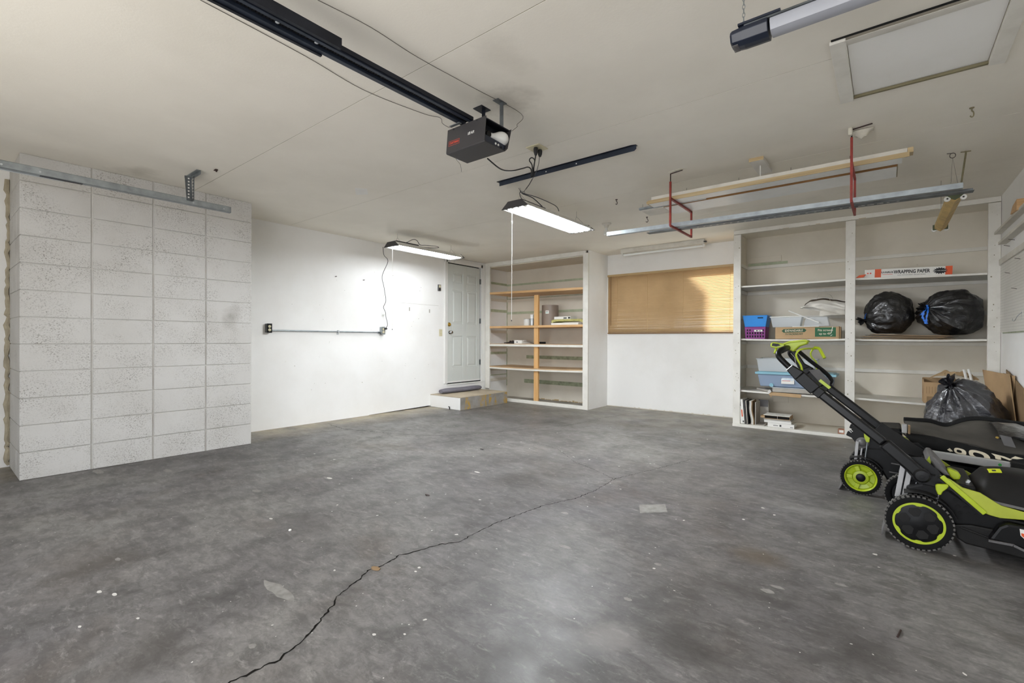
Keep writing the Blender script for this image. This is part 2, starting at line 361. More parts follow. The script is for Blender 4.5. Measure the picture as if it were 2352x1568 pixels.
# ------------------------------------------------------------------ mesh helpers (world coordinates unless the parent was placed)
ORG = {}
class MB:
    def __init__(s): s.v = []; s.f = []
    def add(s, vs, fs):
        n = len(s.v); s.v += [tuple(p) for p in vs]; s.f += [tuple(i+n for i in f) for f in fs]; return s
    def box(s, x0, x1, y0, y1, z0, z1):
        x0, x1 = sorted((x0, x1)); y0, y1 = sorted((y0, y1)); z0, z1 = sorted((z0, z1))
        vs = [(x0,y0,z0),(x1,y0,z0),(x1,y1,z0),(x0,y1,z0),(x0,y0,z1),(x1,y0,z1),(x1,y1,z1),(x0,y1,z1)]
        return s.add(vs, [(0,3,2,1),(4,5,6,7),(0,1,5,4),(1,2,6,5),(2,3,7,6),(3,0,4,7)])
    def rbox(s, c, size, mat):
        """box of size about c, turned by 3x3 mat"""
        hx, hy, hz = (k/2 for k in size); c = Vector(c)
        vs = [c + mat @ Vector(p) for p in [(-hx,-hy,-hz),(hx,-hy,-hz),(hx,hy,-hz),(-hx,hy,-hz),(-hx,-hy,hz),(hx,-hy,hz),(hx,hy,hz),(-hx,hy,hz)]]
        return s.add(vs, [(0,3,2,1),(4,5,6,7),(0,1,5,4),(1,2,6,5),(2,3,7,6),(3,0,4,7)])
    def bar(s, a, b, w, h, up=(0,0,1), h2=None, w2=None):
        """rectangular bar from a to b; w across, h along 'up'"""
        a, b = Vector(a), Vector(b); d = (b-a).normalized(); u = Vector(up); side = d.cross(u).normalized(); u = side.cross(d).normalized()
        w2 = w if w2 is None else w2; h2 = h if h2 is None else h2
        vs = []
        for p, ww, hh in ((a, w, h), (b, w2, h2)):
            for sx, sz in ((-1,-1),(1,-1),(1,1),(-1,1)): vs.append(p + side*sx*ww/2 + u*sz*hh/2)
        return s.add(vs, [(0,3,2,1),(4,5,6,7),(0,1,5,4),(1,2,6,5),(2,3,7,6),(3,0,4,7)])
    def tube(s, pts, r, n=8, closed=False, caps=True):
        pts = [Vector(p) for p in pts]; rs = r if isinstance(r, (list, tuple)) else [r]*len(pts)
        base = len(s.v); prev = None; k = len(pts)
        for i, p in enumerate(pts):
            if closed: t = pts[(i+1) % k]-pts[i-1]
            else: t = pts[min(i+1, k-1)]-pts[max(i-1, 0)]
            t = t.normalized() if t.length > 1e-9 else Vector((0,0,1))
            if prev is None:
                a = Vector((0,0,1)) if abs(t.z) < 0.9 else Vector((1,0,0)); nn = t.cross(a).normalized()
            else: nn = (prev - t*prev.dot(t)).normalized()
            prev = nn; bb = t.cross(nn)
            for j in range(n):
                an = 2*PI*j/n; s.v.append(tuple(p + (nn*math.cos(an)+bb*math.sin(an))*rs[i]))
        m_ = k if closed else k-1
        for i in range(m_):
            i2 = (i+1) % k
            for j in range(n):
                s.f.append((base+i*n+j, base+i*n+(j+1)%n, base+i2*n+(j+1)%n, base+i2*n+j))
        if caps and not closed:
            s.f.append(tuple(base+j for j in reversed(range(n)))); s.f.append(tuple(base+(k-1)*n+j for j in range(n)))
        return s
    def cyl(s, a, b, r, n=20, r2=None): return s.tube([a, b], [r, r if r2 is None else r2], n)
    def lathe(s, prof, c, axis='Z', n=28, caps=(True, True)):
        """prof: (radius, height) pairs about c"""
        c = Vector(c); base = len(s.v); k = len(prof)
        for (r, h) in prof:
            for j in range(n):
                a = 2*PI*j/n; x, y = r*math.cos(a), r*math.sin(a)
                p = {'Z': (x, y, h), 'Y': (x, h, -y), 'X': (h, x, y)}[axis] if axis != 'Y' else (x, h, -y)
                s.v.append(tuple(c+Vector(p)))
        for i in range(k-1):
            for j in range(n): s.f.append((base+i*n+j, base+i*n+(j+1)%n, base+(i+1)*n+(j+1)%n, base+(i+1)*n+j))
        if caps == 'loop':
            for j in range(n): s.f.append((base+(k-1)*n+j, base+(k-1)*n+(j+1)%n, base+(j+1)%n, base+j))
            return s
        if caps[0]: s.f.append(tuple(base+j for j in reversed(range(n))))
        if caps[1]: s.f.append(tuple(base+(k-1)*n+j for j in range(n)))
        return s
    def prism(s, poly, lo, hi, axis='Y'):
        """extrude a 2D outline: axis Y -> (x,z), X -> (y,z), Z -> (x,y)"""
        def P3(p, h): return {'Y': (p[0], h, p[1]), 'X': (h, p[0], p[1]), 'Z': (p[0], p[1], h)}[axis]
        n = len(poly); vs = [P3(p, lo) for p in poly]+[P3(p, hi) for p in poly]
        fs = [tuple(range(n)), tuple(range(2*n-1, n-1, -1))]+[(i, i+n, (i+1)%n+n, (i+1)%n) for i in range(n)]
        return s.add(vs, fs)
    def sheet(s, P, nu, nv, th=None):
        """grid of points P(u,v), u,v in 0..1; th gives a thickness along the normal"""
        base = len(s.v)
        g = [[Vector(P(i/nu, j/nv)) for j in range(nv+1)] for i in range(nu+1)]
        for r in g: s.v += [tuple(p) for p in r]
        def id0(i, j): return base+i*(nv+1)+j
        for i in range(nu):
            for j in range(nv): s.f.append((id0(i,j), id0(i+1,j), id0(i+1,j+1), id0(i,j+1)))
        if th:
            off = len(s.v)-base
            for i in range(nu+1):
                for j in range(nv+1):
                    a = g[min(i+1,nu)][j]-g[max(i-1,0)][j]; b = g[i][min(j+1,nv)]-g[i][max(j-1,0)]
                    nn = a.cross(b); nn = nn.normalized() if nn.length > 1e-12 else Vector((0,0,1))
                    s.v.append(tuple(g[i][j]-nn*th))
            for i in range(nu):
                for j in range(nv): s.f.append(tuple(off+q for q in (id0(i,j+1), id0(i+1,j+1), id0(i+1,j), id0(i,j))))
            for i in range(nu):
                s.f.append((id0(i,0), off+id0(i,0), off+id0(i+1,0), id0(i+1,0)))
                s.f.append((id0(i+1,nv), off+id0(i+1,nv), off+id0(i,nv), id0(i,nv)))
            for j in range(nv):
                s.f.append((id0(0,j+1), off+id0(0,j+1), off+id0(0,j), id0(0,j)))
                s.f.append((id0(nu,j), off+id0(nu,j), off+id0(nu,j+1), id0(nu,j+1)))
        return s
    def rot(s, mat, c=(0,0,0)):
        c = Vector(c); s.v = [tuple(mat @ (Vector(p)-c) + c) for p in s.v]; return s
    def move(s, d):
        s.v = [(p[0]+d[0], p[1]+d[1], p[2]+d[2]) for p in s.v]; return s

def smoothpath(pts, k=6):
    P = [Vector(p) for p in pts]; out = []
    for i in range(len(P)-1):
        a, b, c, d = P[max(i-1,0)], P[i], P[i+1], P[min(i+2,len(P)-1)]
        for j in range(k):
            t = j/k
            out.append(0.5*((2*b)+(c-a)*t+(2*a-5*b+4*c-d)*t*t+(3*b-a-3*c+d)*t**3))
    out.append(P[-1]); return out

def mesh_from(mb, name, org=(0,0,0), smooth=False):
    me = bpy.data.meshes.new(name)
    me.from_pydata([(p[0]-org[0], p[1]-org[1], p[2]-org[2]) for p in mb.v], [], mb.f)
    bm = bmesh.new(); bm.from_mesh(me); bmesh.ops.recalc_face_normals(bm, faces=bm.faces); bm.to_mesh(me); bm.free()
    if smooth:
        for p in me.polygons: p.use_smooth = True
    return me

def finish(o, bevel, smooth, seg=2):
    if bevel:
        b = o.modifiers.new('bevel', 'BEVEL'); b.width = bevel; b.segments = seg; b.limit_method = 'ANGLE'; b.angle_limit = math.radians(40)
    if smooth:
        try: o.data.set_sharp_from_angle(angle=math.radians(42))
        except Exception: pass

def part(name, mb, mat, parent, label=None, kind=None, bevel=0, smooth=False):
    org = ORG.get(parent, Vector((0,0,0)))
    me = mesh_from(mb, name, org, smooth); me.materials.append(M[mat])
    o = bpy.data.objects.new(name, me); COL.objects.link(o); o.parent = parent; ORG[o] = org
    if label: o['label'] = label
    if kind: o['kind'] = kind
    finish(o, bevel, smooth); return o

def thing(name, label, cat, loc, group=None):
    o = bpy.data.objects.new(name, None); COL.objects.link(o); o.empty_display_size = 0.05
    o.location = loc; ORG[o] = Vector(loc)
    o['label'] = label; o['category'] = cat
    if group: o['group'] = group
    return o

def solo(name, mb, mat, label, cat, group=None, bevel=0, smooth=False):
    xs = [p[0] for p in mb.v]; ys = [p[1] for p in mb.v]; zs = [p[2] for p in mb.v]
    loc = ((min(xs)+max(xs))/2, (min(ys)+max(ys))/2, min(zs))
    me = mesh_from(mb, name, loc, smooth); me.materials.append(M[mat])
    o = bpy.data.objects.new(name, me); COL.objects.link(o); o.location = loc; ORG[o] = Vector(loc)
    o['label'] = label; o['category'] = cat
    if group: o['group'] = group
    finish(o, bevel, smooth); return o

def struct(name, mb, mat, parent=None, bevel=0, smooth=False):
    org = ORG.get(parent, Vector((0,0,0)))
    me = mesh_from(mb, name, org, smooth); me.materials.append(M[mat])
    o = bpy.data.objects.new(name, me); COL.objects.link(o); ORG[o] = org
    if parent: o.parent = parent
    else: o['kind'] = 'structure'
    finish(o, bevel, smooth); return o

def share(src, name, parent, loc=(0,0,0), rot=None, scale=None):
    """one more alike piece, sharing mesh data"""
    o = bpy.data.objects.new(name, src.data); COL.objects.link(o); o.parent = parent; o.location = loc
    if rot: o.rotation_euler = rot
    if scale: o.scale = scale
    for md in src.modifiers:
        if md.type == 'BEVEL':
            b = o.modifiers.new('bevel', 'BEVEL'); b.width = md.width; b.segments = md.segments; b.limit_method = 'ANGLE'; b.angle_limit = md.angle_limit
    ORG[o] = ORG.get(parent, Vector((0,0,0))); return o

def text_mesh(txt, size, mat, parent, origin, xdir, ydir, name='lettering', extrude=0.0006, align='CENTER', label=None, sx=1.0, bold=0.0, shear=0.0):
    """flat raised lettering: origin, reading direction and up direction in world coordinates"""
    cu = bpy.data.curves.new('t', 'FONT'); cu.body = txt; cu.size = size; cu.extrude = extrude; cu.offset = bold
    cu.align_x = align; cu.align_y = 'CENTER'; cu.resolution_u = 3; cu.shear = shear
    tmp = bpy.data.objects.new('t', cu); COL.objects.link(tmp)
    dg = bpy.context.evaluated_depsgraph_get(); me = bpy.data.meshes.new_from_object(tmp.evaluated_get(dg))
    bpy.data.objects.remove(tmp); bpy.data.curves.remove(cu)
    me.name = name; me.materials.clear(); me.materials.append(M[mat])
    X = Vector(xdir).normalized(); Y = Vector(ydir).normalized(); Z = X.cross(Y)
    org = ORG.get(parent, Vector((0,0,0)))
    mm = Matrix((X*sx, Y, Z)).transposed().to_4x4(); mm.translation = Vector(origin)-org
    me.transform(mm)
    o = bpy.data.objects.new(name, me); COL.objects.link(o); o.parent = parent; ORG[o] = org
    if label: o['label'] = label
    return o

# ------------------------------------------------------------------ the room
XL, XR, YB, YF, XP = -5.67, 0.845, 6.957, -1.3, -5.036
# floor slab with the long cracks
floor = struct('floor', MB().box(XL-0.1, XR+0.1, YF-0.4, YB+0.1, -0.12, 0.0), 'floor')

def crack(pts, w0, w1, seed):
    rnd = random.Random(seed); mb = MB(); L = []
    for i in range(len(pts)-1):
        a, b = Vector(pts[i]+(0,)) if len(pts[i]) == 2 else Vector(pts[i]), Vector(pts[i+1]+(0,))
        n = max(2, int((b-a).length/0.014))
        for j in range(n):
            t = j/n; p = a.lerp(b, t); d = (b-a).normalized(); s = Vector((-d.y, d.x, 0))
            L.append(p + s*rnd.uniform(-0.0055, 0.0055))
    L.append(Vector(pts[-1]+(0,)))
    vs = []
    for i, p in enumerate(L):
        d = (L[min(i+1, len(L)-1)]-L[max(i-1, 0)]).normalized(); s = Vector((-d.y, d.x, 0))
        t = i/len(L); w = (w0*(1-t)+w1*t)*rnd.uniform(0.35, 1.5)
        vs += [p+s*w/2+Vector((0,0,0.0008)), p-s*w/2+Vector((0,0,0.0008))]
    mb.add(vs, [(2*i, 2*i+1, 2*i+3, 2*i+2) for i in range(len(L)-1)])
    return mb
main_crack = [(-1.582,0.45),(-1.582,0.594),(-1.569,0.735),(-1.611,0.846),(-1.722,1.021),(-1.767,1.067),(-1.821,1.205),(-1.859,1.275),(-1.846,1.35),(-1.871,1.463),(-1.842,1.529),(-1.808,1.673),(-1.747,1.755),(-1.76,1.851),(-1.767,2.039),(-1.753,2.223),(-1.717,2.493),(-1.629,2.726),(-1.604,2.982),(-1.627,3.301),(-1.528,3.645),(-1.435,3.979),(-1.368,4.28)]
part('crack', crack(main_crack, 0.0075, 0.0025, 1), 'crack', floor, 'long dark jagged crack', kind='stuff')
part('crack', crack([(-1.627,3.301),(-1.79,3.398),(-2.128,3.557),(-2.517,3.878),(-2.945,3.989)], 0.0035, 0.0025, 2), 'crack', floor, kind='stuff')
part('crack', crack([(-5.42,3.16),(-5.024,3.112),(-4.673,3.23),(-4.185,3.375),(-3.778,3.62),(-3.425,4.337),(-3.1,5.0),(-3.007,5.957),(-2.877,6.69)], 0.006, 0.0035, 3), 'crack', floor, kind='stuff')
# dried paint drips, chips and flecks lying flat on the slab
rnd = random.Random(12); mb = MB()
spots = [(-3.6,1.35,.02),(-1.62,2.6,.03),(-0.95,2.62,.05),(-1.0,1.25,.03)]
for i in range(430):
    y = rnd.uniform(0.5, 6.0); x = rnd.uniform(-4.9, 0.3) if y > 2 else rnd.uniform(-3.4, 0.3)
    r = rnd.choice((0.002, 0.003, 0.004, 0.004, 0.006, 0.010))*rnd.uniform(0.6, 1.4)
    if noise.noise(Vector((x*0.9, y*0.9, 3))) < -0.10: continue
    n = 6; st = rnd.uniform(0.5, 1.0); an = rnd.uniform(0, PI)
    ring = []
    for j in range(n):
        a = 2*PI*j/n; q = r*rnd.uniform(0.7, 1.2); px, py = q*math.cos(a), q*st*math.sin(a)
        ring.append((x+px*math.cos(an)-py*math.sin(an), y+px*math.sin(an)+py*math.cos(an), 0.0007))
    mb.add(ring, [tuple(range(n))])
part('paint_fleck', mb, 'splat', floor, kind='stuff')
mb = MB()
for (c, r, st) in [((-2.574, 0.461, 0.0),.016,.5), ((-2.499, 0.496, 0.0),.017,.45), ((-2.318, 0.36, 0.0),.010,.5), ((-2.216, 0.509, 0.0),.008,.6), ((-2.841, 1.283, 0.0),.016,.5), ((-3.325, 1.939, 0.0),.03,.5), ((-2.566, 2.777, 0.0),.03,.4)]:
    mb.add([(c[0]+r*math.cos(a)*rnd.uniform(.85,1.1), c[1]+r*st*math.sin(a)*rnd.uniform(.85,1.1), .0009) for a in [2*PI*j/14 for j in range(14)]], [tuple(range(14))])
part('paint_drip', mb, 'splat', floor, kind='stuff')
mb = MB()
for (c, r, st) in [((-1.709, 0.71, 0.0),.017,.7), ((-1.721, 0.645, 0.0),.014,.7), ((-2.886, 0.585, 0.0),.025,.4), ((-3.442, 1.455, 0.0),.045,.5), ((-4.906, 0.872, 0.0),.09,.35), ((-4.511, 1.229, 0.0),.07,.35), ((-1.541, 2.46, 0.0),.03,.6), ((-0.149, 2.497, 0.0),.025,.5), ((-0.389, 2.238, 0.0),.025,.8), ((-0.363, 2.3, 0.0),.03,.4), ((-0.824, 1.804, 0.0),.018,.7), ((-0.843, 2.175, 0.0),.018,.7), ((-1.29, 2.06, 0.0),.04,.4), ((-1.566, 4.967, 0.0),.10,.3), ((-2.006, 0.939, 0.0),.12,.25)]:
    mb.add([(c[0]+r*math.cos(a)*rnd.uniform(.75,1.15), c[1]+r*st*math.sin(a)*rnd.uniform(.75,1.15), .0008) for a in [2*PI*j/16 for j in range(16)]], [tuple(range(16))])
part('worn_paint', mb, 'splat_grey', floor, kind='stuff')
# pale square patch where a sheet of paint has been
pq = [(-1.181, 2.753, 0.0), (-1.055, 2.875, 0.0), (-1.117, 3.004, 0.0), (-1.245, 2.889, 0.0)]
part('paint_patch', MB().add([(p[0], p[1], .0009) for p in pq], [(0,1,2,3)]), 'splat_grey', floor)

# ceiling: drywall sheets with hairline joints on joists
ceil = struct('ceiling', MB().box(XL-0.1, XR+0.1, YF-0.1, YB+0.1, H+0.014, H+0.10), 'olivewood')
ys = [YF-0.05, 1.573, 2.765, 4.10, 5.32, YB+0.05]
g = 0.0020
HX0, HX1, HY0, HY1 = -0.150, 0.385, 2.68, 3.262           # hatch opening
for i in range(len(ys)-1):
    xs = [XL-0.05, XR+0.05]
    for j in range(1):
        a, b = xs[j]+g, xs[j+1]-g; c, d = ys[i]+g, ys[i+1]-g
        mb = MB()
        if a < HX0 < b and c < HY1 < d or (a < HX0 < b and c < HY0 < d):
            y0, y1 = max(c, HY0), min(d, HY1)
            mb.box(a, HX0, c, d, H, H+0.0135); mb.box(HX1, b, c, d, H, H+0.0135)
            if c < HY0: mb.box(HX0, HX1, c, HY0, H, H+0.0135)
            if d > HY1: mb.box(HX0, HX1, HY1, d, H, H+0.0135)
        else: mb.box(a, b, c, d, H, H+0.0135)
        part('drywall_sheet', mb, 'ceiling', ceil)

for y in ys[1:-1]:
    mb = MB()
    for (xa_, xb_) in (((XL-0.04, HX0), (HX1, XR+0.04)) if HY0 < y < HY1 else ((XL-0.04, XR+0.04),)): mb.box(xa_, xb_, y-g+0.0002, y+g-0.0002, H+0.0012, H+0.0135)
    part('joint', mb, 'stripe_dk' if y > 5 else 'olivewood', ceil, kind='stuff')

# left wall, white drywall standing a little off the slab so a dark gap shows at its foot
wl = struct('wall_left', MB().box(XL-0.12, XL-0.059, YF-0.1, YB+0.1, 0, H), 'black')
mb = MB().box(XL-0.058, XL, YF-0.1, 3.9, 0.0, H)
part('drywall_sheet', mb, 'wall', wl)
part('drywall_sheet', MB().prism([(3.9, 0.004), (5.05, 0.020), (5.05, H), (3.9, H)], XL-0.058, XL, 'X'), 'wall', wl)
part('drywall_sheet', MB().box(XL-0.058, XL, 5.05, 5.385, 0.0, H).box(XL-0.058, XL, 5.385, 6.225, 0.0, 0.325).box(XL-0.058, XL, 5.385, 6.225, 2.355, H).box(XL-0.058, XL, 6.225, YB+0.1, 0.0, H), 'wall', wl)
# old pencil-thin shelf line, two worn slots, bolts
part('groove', MB().box(XL, XL+0.003, 4.44, 5.20, 1.612, 1.6145), 'paper_grey', wl, 'thin dark line of a removed shelf')
part('mark', MB().box(XL, XL+0.002, 4.60, 4.620, 1.50, 1.555), 'paper_grey', wl)
part('mark', MB().box(XL, XL+0.002, 5.00, 5.020, 1.49, 1.545), 'paper_grey', wl)
for y, z in ((3.379, 1.888), (3.80, 1.885)):
    part('bolt', MB().cyl((XL, y, z), (XL+0.035, y, z), 0.005, 8), 'wire', wl)
rnd = random.Random(4); mb = MB()
for i in range(26):
    y, z = rnd.uniform(2.7, 5.0), rnd.uniform(0.3, 2.2)
    r = rnd.uniform(0.002, 0.005); mb.cyl((XL-0.001, y, z), (XL+0.0012, y, z), r, 6)
part('nail_hole', mb, 'olivewood', wl, kind='stuff')

# pier of stacked concrete block, painted
Y0, BL, CH = 0.447, 0.4075, H/12
pier = struct('wall_left_pier', MB().box(XL+0.001, XP-0.011, Y0+0.006, Y0+4*BL-0.006, 0, H), 'mortar')
gv, gh = 0.0065, 0.0028
front = None
rnd = random.Random(3)
for r in range(12):
    for c in range(4):
        jy, jx = rnd.uniform(-.002, .002), rnd.uniform(-.0012, .0015)
        top = H-0.001 if r == 11 else (r+1)*CH-gh
        mb = MB().box(XP-0.20, XP+jx, Y0+c*BL+(gv if c else 0), Y0+(c+1)*BL-(gv if c < 3 else 0)+jy*0.3, r*CH+(gh if r else 0.001), top)
        part('concrete_block', mb, 'block', pier, bevel=0.0035)
    # return face towards the camera
    mb = MB().box(XL+0.002, XP-0.202, Y0-0.001+rnd.uniform(-.001, .001), Y0+0.15, r*CH+gh, (r+1)*CH-gh if r < 11 else H-0.001)
    part('concrete_block', mb, 'block', pier, bevel=0.003)
mb = MB()
rnd = random.Random(8)
pts = []
z = 0.02
while z < 2.38:
    pts.append((XL+0.008+rnd.uniform(-.004, .006), Y0-0.010+rnd.uniform(-.010, .006), z)); z += rnd.uniform(0.02, 0.05)
mb.tube(pts, [rnd.uniform(0.010, 0.022) for _ in pts], 7)
part('foam_bead', mb, 'foam', pier, 'lumpy bead of foam down the joint', smooth=True)

# back wall with the window opening
WX0, WX1, WZ0, WZ1 = -3.50, -1.545, 1.20, 2.08
wb = struct('wall_back', MB().box(XL-0.12, WX0, YB, YB+0.12, 0, H).box(WX1, XR+0.1, YB, YB+0.12, 0, H).box(WX0, WX1, YB, YB+0.12, 0, WZ0).box(WX0, WX1, YB, YB+0.12, WZ1, H), 'closet')
part('drywall_sheet', MB().box(-3.553, WX0, YB-0.008, YB-0.0005, 0.012, H).box(WX1, -1.502, YB-0.008, YB-0.0005, 0.012, H).box(WX0, WX1, YB-0.008, YB-0.0005, 0.012, WZ0).box(WX0, WX1, YB-0.008, YB-0.0005, WZ1, H), 'wall', wb, 'white wall board around the window')
# strips of older green paint left where shelf cleats used to be
for (x0, x1, za, zb, mt) in [(XL, -3.66, 2.085, 2.120, 'stripe'), (XL, -3.66, 1.550, 1.595, 'stripe'), (-5.2, -3.66, 0.725, 0.785, 'stripe_dk'), (-5.25, -3.66, 0.275, 0.345, 'stripe_dk'), (XL, -3.66, 1.825, 1.845, 'stripe_dk')]:
    part('paint_stripe', MB().box(x0, x1, YB-0.0035, YB, za, zb), mt, wb)
for (y0, y1, za, zb) in [(6.42, 6.95, 2.09, 2.13), (6.42, 6.95, 1.58, 1.63), (6.42, 6.95, 0.80, 0.845), (6.42, 6.95, 0.41, 0.425)]:
    part('paint_stripe', MB().box(XL, XL+0.0035, y0, y1, za, zb), 'stripe', wl)
part('corner_gap', MB().box(XL, XL+0.010, YB-0.010, YB, 0.2, 1.95), 'stripe_dk', wb)
rnd = random.Random(21); mb = MB(); x = -5.0
while x < -3.7:
    w_ = rnd.uniform(0.03, 0.09); mb.box(x, x+w_, YB-0.006, YB, 0.0, rnd.uniform(0.008, 0.03)); x += w_*rnd.uniform(1, 1.5)
part('chipped_edge', mb, 'oldwood', wb, kind='stuff')
rnd = random.Random(22); mb = MB(); x = -3.5
while x < -1.55:
    w_ = rnd.uniform(0.01, 0.05); mb.box(x, x+w_, YB-0.0095, YB-0.008, 0.008, rnd.uniform(0.012, 0.022)); x += w_*rnd.uniform(1.5, 7)
part('chipped_edge', mb, 'closet', wb, kind='stuff')

# right wall
wr = struct('wall_right', MB().box(XR, XR+0.1, YF-0.1, YB+0.1, 0, H), 'wall')
part('pegboard', MB().box(XR-0.006, XR, 3.6, 6.33, 1.152, 1.82), 'peg', wr, 'white perforated board', bevel=0.001)
part('gap', MB().box(XR-0.012, XR-0.0062, 3.6, 6.17, 1.140, 1.150), 'stripe_dk', wr)
for (y1, z, dz, dx) in ((6.434, 2.10, 0.022, 0.05), (6.10, 1.972, 0.026, 0.055), (6.44, 1.838, 0.055, 0.018)):
    part('rail', MB().box(XR-dx, XR, 3.6, min(y1, 6.33), z-dz, z), 'whitemetal_dirty', wr, bevel=0.002)
for (y, z) in ((5.95, 1.905), (5.75, 1.925), (5.9, 1.66), (5.5, 1.73), (5.62, 1.50)):
    part('nail', MB().cyl((XR, y, z), (XR-0.04, y-0.02, z+0.008), 0.0022, 6), 'wire', wr)
mb = MB().tube(smoothpath([(XR-0.005,5.42,1.30),(XR-0.03,5.42,1.27),(XR-0.035,5.50,1.235),(XR-0.035,5.58,1.24),(XR-0.03,5.61,1.255)], 6), 0.0022, 6).tube([(XR-0.006,5.42,1.31),(XR-0.006,5.42,1.23)], 0.002, 6)
part('wire_hook', mb, 'galv', wr)
part('wood_bracket', MB().prism([(5.28, 2.085), (5.52, 2.10), (5.44, 2.15), (5.28, 2.17)], XR-0.06, XR-0.005, 'X'), 'pine_x', wr, 'orange bare wood bracket')

# unseen front wall; its opening is shaped to mask the added fill light
struct('wall_front', MB().box(XL-0.1, -3.35, YF-0.12, YF, 0, H).box(0.45, XR+0.1, YF-0.12, YF, 0, H).box(-3.35, 0.45, YF-0.12, YF, 2.15, H), 'wall')
# unseen wall added outside to shade most of the window from the sun
struct('wall_sun_blocker', MB().box(-6.6, -3.6, YB+0.13, 10.15, -0.1, 3.4), 'wall')
# outside: a strip of drive and the ground and fence beyond the window
struct('ground', MB().box(-12, 8, -9, YF-0.4, -0.14, -0.02).box(-12, 8, YB+0.12, YB+8, -0.14, -0.05), 'floor')

# ------------------------------------------------------------------ window and blind
win = struct('window_1', MB().box(WX0, WX1, YB+0.06, YB+0.10, WZ0, WZ0+0.035).box(WX0, WX1, YB+0.06, YB+0.10, WZ1-0.035, WZ1).box(WX0, WX0+0.035, YB+0.06, YB+0.10, WZ0, WZ1).box(WX1-0.035, WX1, YB+0.06, YB+0.10, WZ0, WZ1).box(-2.54, -2.50, YB+0.06, YB+0.10, WZ0, WZ1), 'whitemetal')
part('pane', MB().box(WX0+0.03, WX1-0.03, YB+0.078, YB+0.082, WZ0+0.03, WZ1-0.03), 'glass', win)
part('window_frame', MB().box(WX0, WX1, YB+0.0, YB+0.06, WZ0, WZ0+0.008).box(WX0, WX1, YB, YB+0.06, WZ1-0.008, WZ1), 'wall', win)
BX0, BX1 = -3.535, -1.52
bl = thing('venetian_blind', 'closed tan metal venetian blind over the back wall window', 'blind', ((BX0+BX1)/2, YB-0.03, 1.17))
part('head_rail', MB().box(BX0, BX1, YB-0.050, YB-0.010, 2.085, 2.118), 'slat_rail', bl, bevel=0.002)
part('bottom_rail', MB().box(BX0, BX1, YB-0.040, YB-0.018, 1.170, 1.186), 'brownwood', bl, bevel=0.002)
NS = 43; z0, z1 = 1.200, 2.078
def slat_mesh():
    ang = math.radians(51); mb = MB()
    def P(u, v):
        t = (v-0.5)*0.0255; c = 0.0016*(1-(2*v-1)**2)
        y = -t*math.cos(ang)+c*math.sin(ang)*-1; z = t*math.sin(ang)-c*math.cos(ang)
        return (BX0+0.004+u*(BX1-BX0-0.008), YB-0.030+y, z)
    mb.sheet(P, 1, 4, 0.0004); return mb
s0 = part('slat', slat_mesh().move((0, 0, z0)), 'slat', bl, smooth=True)
for i in range(1, NS):
    share(s0, 'slat', bl, (0, 0, i*(z1-z0)/(NS-1)), (0.0, random.uniform(-.0006, .0006), 0))
for x in (-3.36, -2.86, -2.32, -1.68):
    part('ladder_cord', MB().cyl((x, YB-0.046, 1.18), (x, YB-0.046, 2.09), 0.0016, 5), 'slat_rail', bl)
part('tilt_wand', MB().cyl((-3.47, YB-0.052, 1.30), (-3.47, YB-0.052, 2.09), 0.004, 6), 'brownwood', bl)

# ------------------------------------------------------------------ door to the house
DY0, DY1, DZ0, DZ1 = 5.405, 6.205, 0.353, 2.335
door = struct('door_1', MB().box(XL-0.050, XL-0.018, DY0+0.003, DY1-0.003, DZ0+0.012, DZ1-0.003), 'door')
fy = lambda t: DY0+(DY1-DY0)*t
cols = [(0.145, 0.455), (0.575, 0.885)]
rows = [(2.02, 2.19), (1.335, 1.90), (0.605, 1.125)]
mb = MB(); xa, xb = XL-0.018, XL-0.008
Y_ = [fy(0.004), fy(cols[0][0]), fy(cols[0][1]), fy(cols[1][0]), fy(cols[1][1]), fy(0.996)]
mb.box(xa, xb, Y_[0], Y_[1], DZ0+.012, DZ1-.003).box(xa, xb, Y_[2], Y_[3], DZ0+.012, DZ1-.003).box(xa, xb, Y_[4], Y_[5], DZ0+.012, DZ1-.003)
zc = [DZ0+.012]+[q for r in reversed(rows) for q in r]+[DZ1-.003]
for (ya, yb) in ((Y_[1], Y_[2]), (Y_[3], Y_[4])):
    for i in range(0, len(zc), 2): mb.box(xa, xb, ya, yb, zc[i], zc[i+1])
part('door_frame', mb, 'door', door, bevel=0.003)
for (c0, c1) in cols:
    for (ra, rb) in rows:
        ya, yb = fy(c0)+0.018, fy(c1)-0.018; za, zb = ra+0.018, rb-0.018; s_ = 0.024
        vs = [(xa, ya, za), (xa, yb, za), (xa, yb, zb), (xa, ya, zb), (xb-.001, ya+s_, za+s_), (xb-.001, yb-s_, za+s_), (xb-.001, yb-s_, zb-s_), (xb-.001, ya+s_, zb-s_)]
        part('door_panel', MB().add(vs, [(0,3,2,1), (4,5,6,7), (0,1,5,4), (1,2,6,5), (2,3,7,6), (3,0,4,7)]), 'door', door)
part('door_handle', MB().lathe([(0.030, 0), (0.030, 0.006), (0.012, 0.010), (0.012, 0.028), (0.026, 0.040), (0.029, 0.052), (0.022, 0.062), (0.006, 0.064)], (XL-0.008, 5.458, 1.187), 'X', 20), 'chrome', door, 'round chrome knob', smooth=True)
part('deadbolt', MB().lathe([(0.033, 0), (0.033, 0.006), (0.026, 0.012), (0.026, 0.020), (0.006, 0.022)], (XL-0.008, 5.445, 1.318), 'X', 20).box(XL+0.012, XL+0.03, 5.441, 5.449, 1.303, 1.333), 'brass', door, 'brass deadbolt with thumb turn', smooth=True)
for z in (2.10, 1.40, 0.67):
    part('hinge', MB().cyl((XL+0.002, DY1+0.004, z-0.045), (XL+0.002, DY1+0.004, z+0.045), 0.007, 8).box(XL-0.012, XL-0.004, DY1-0.02, DY1+0.02, z-0.045, z+0.045), 'galv_dark', door)
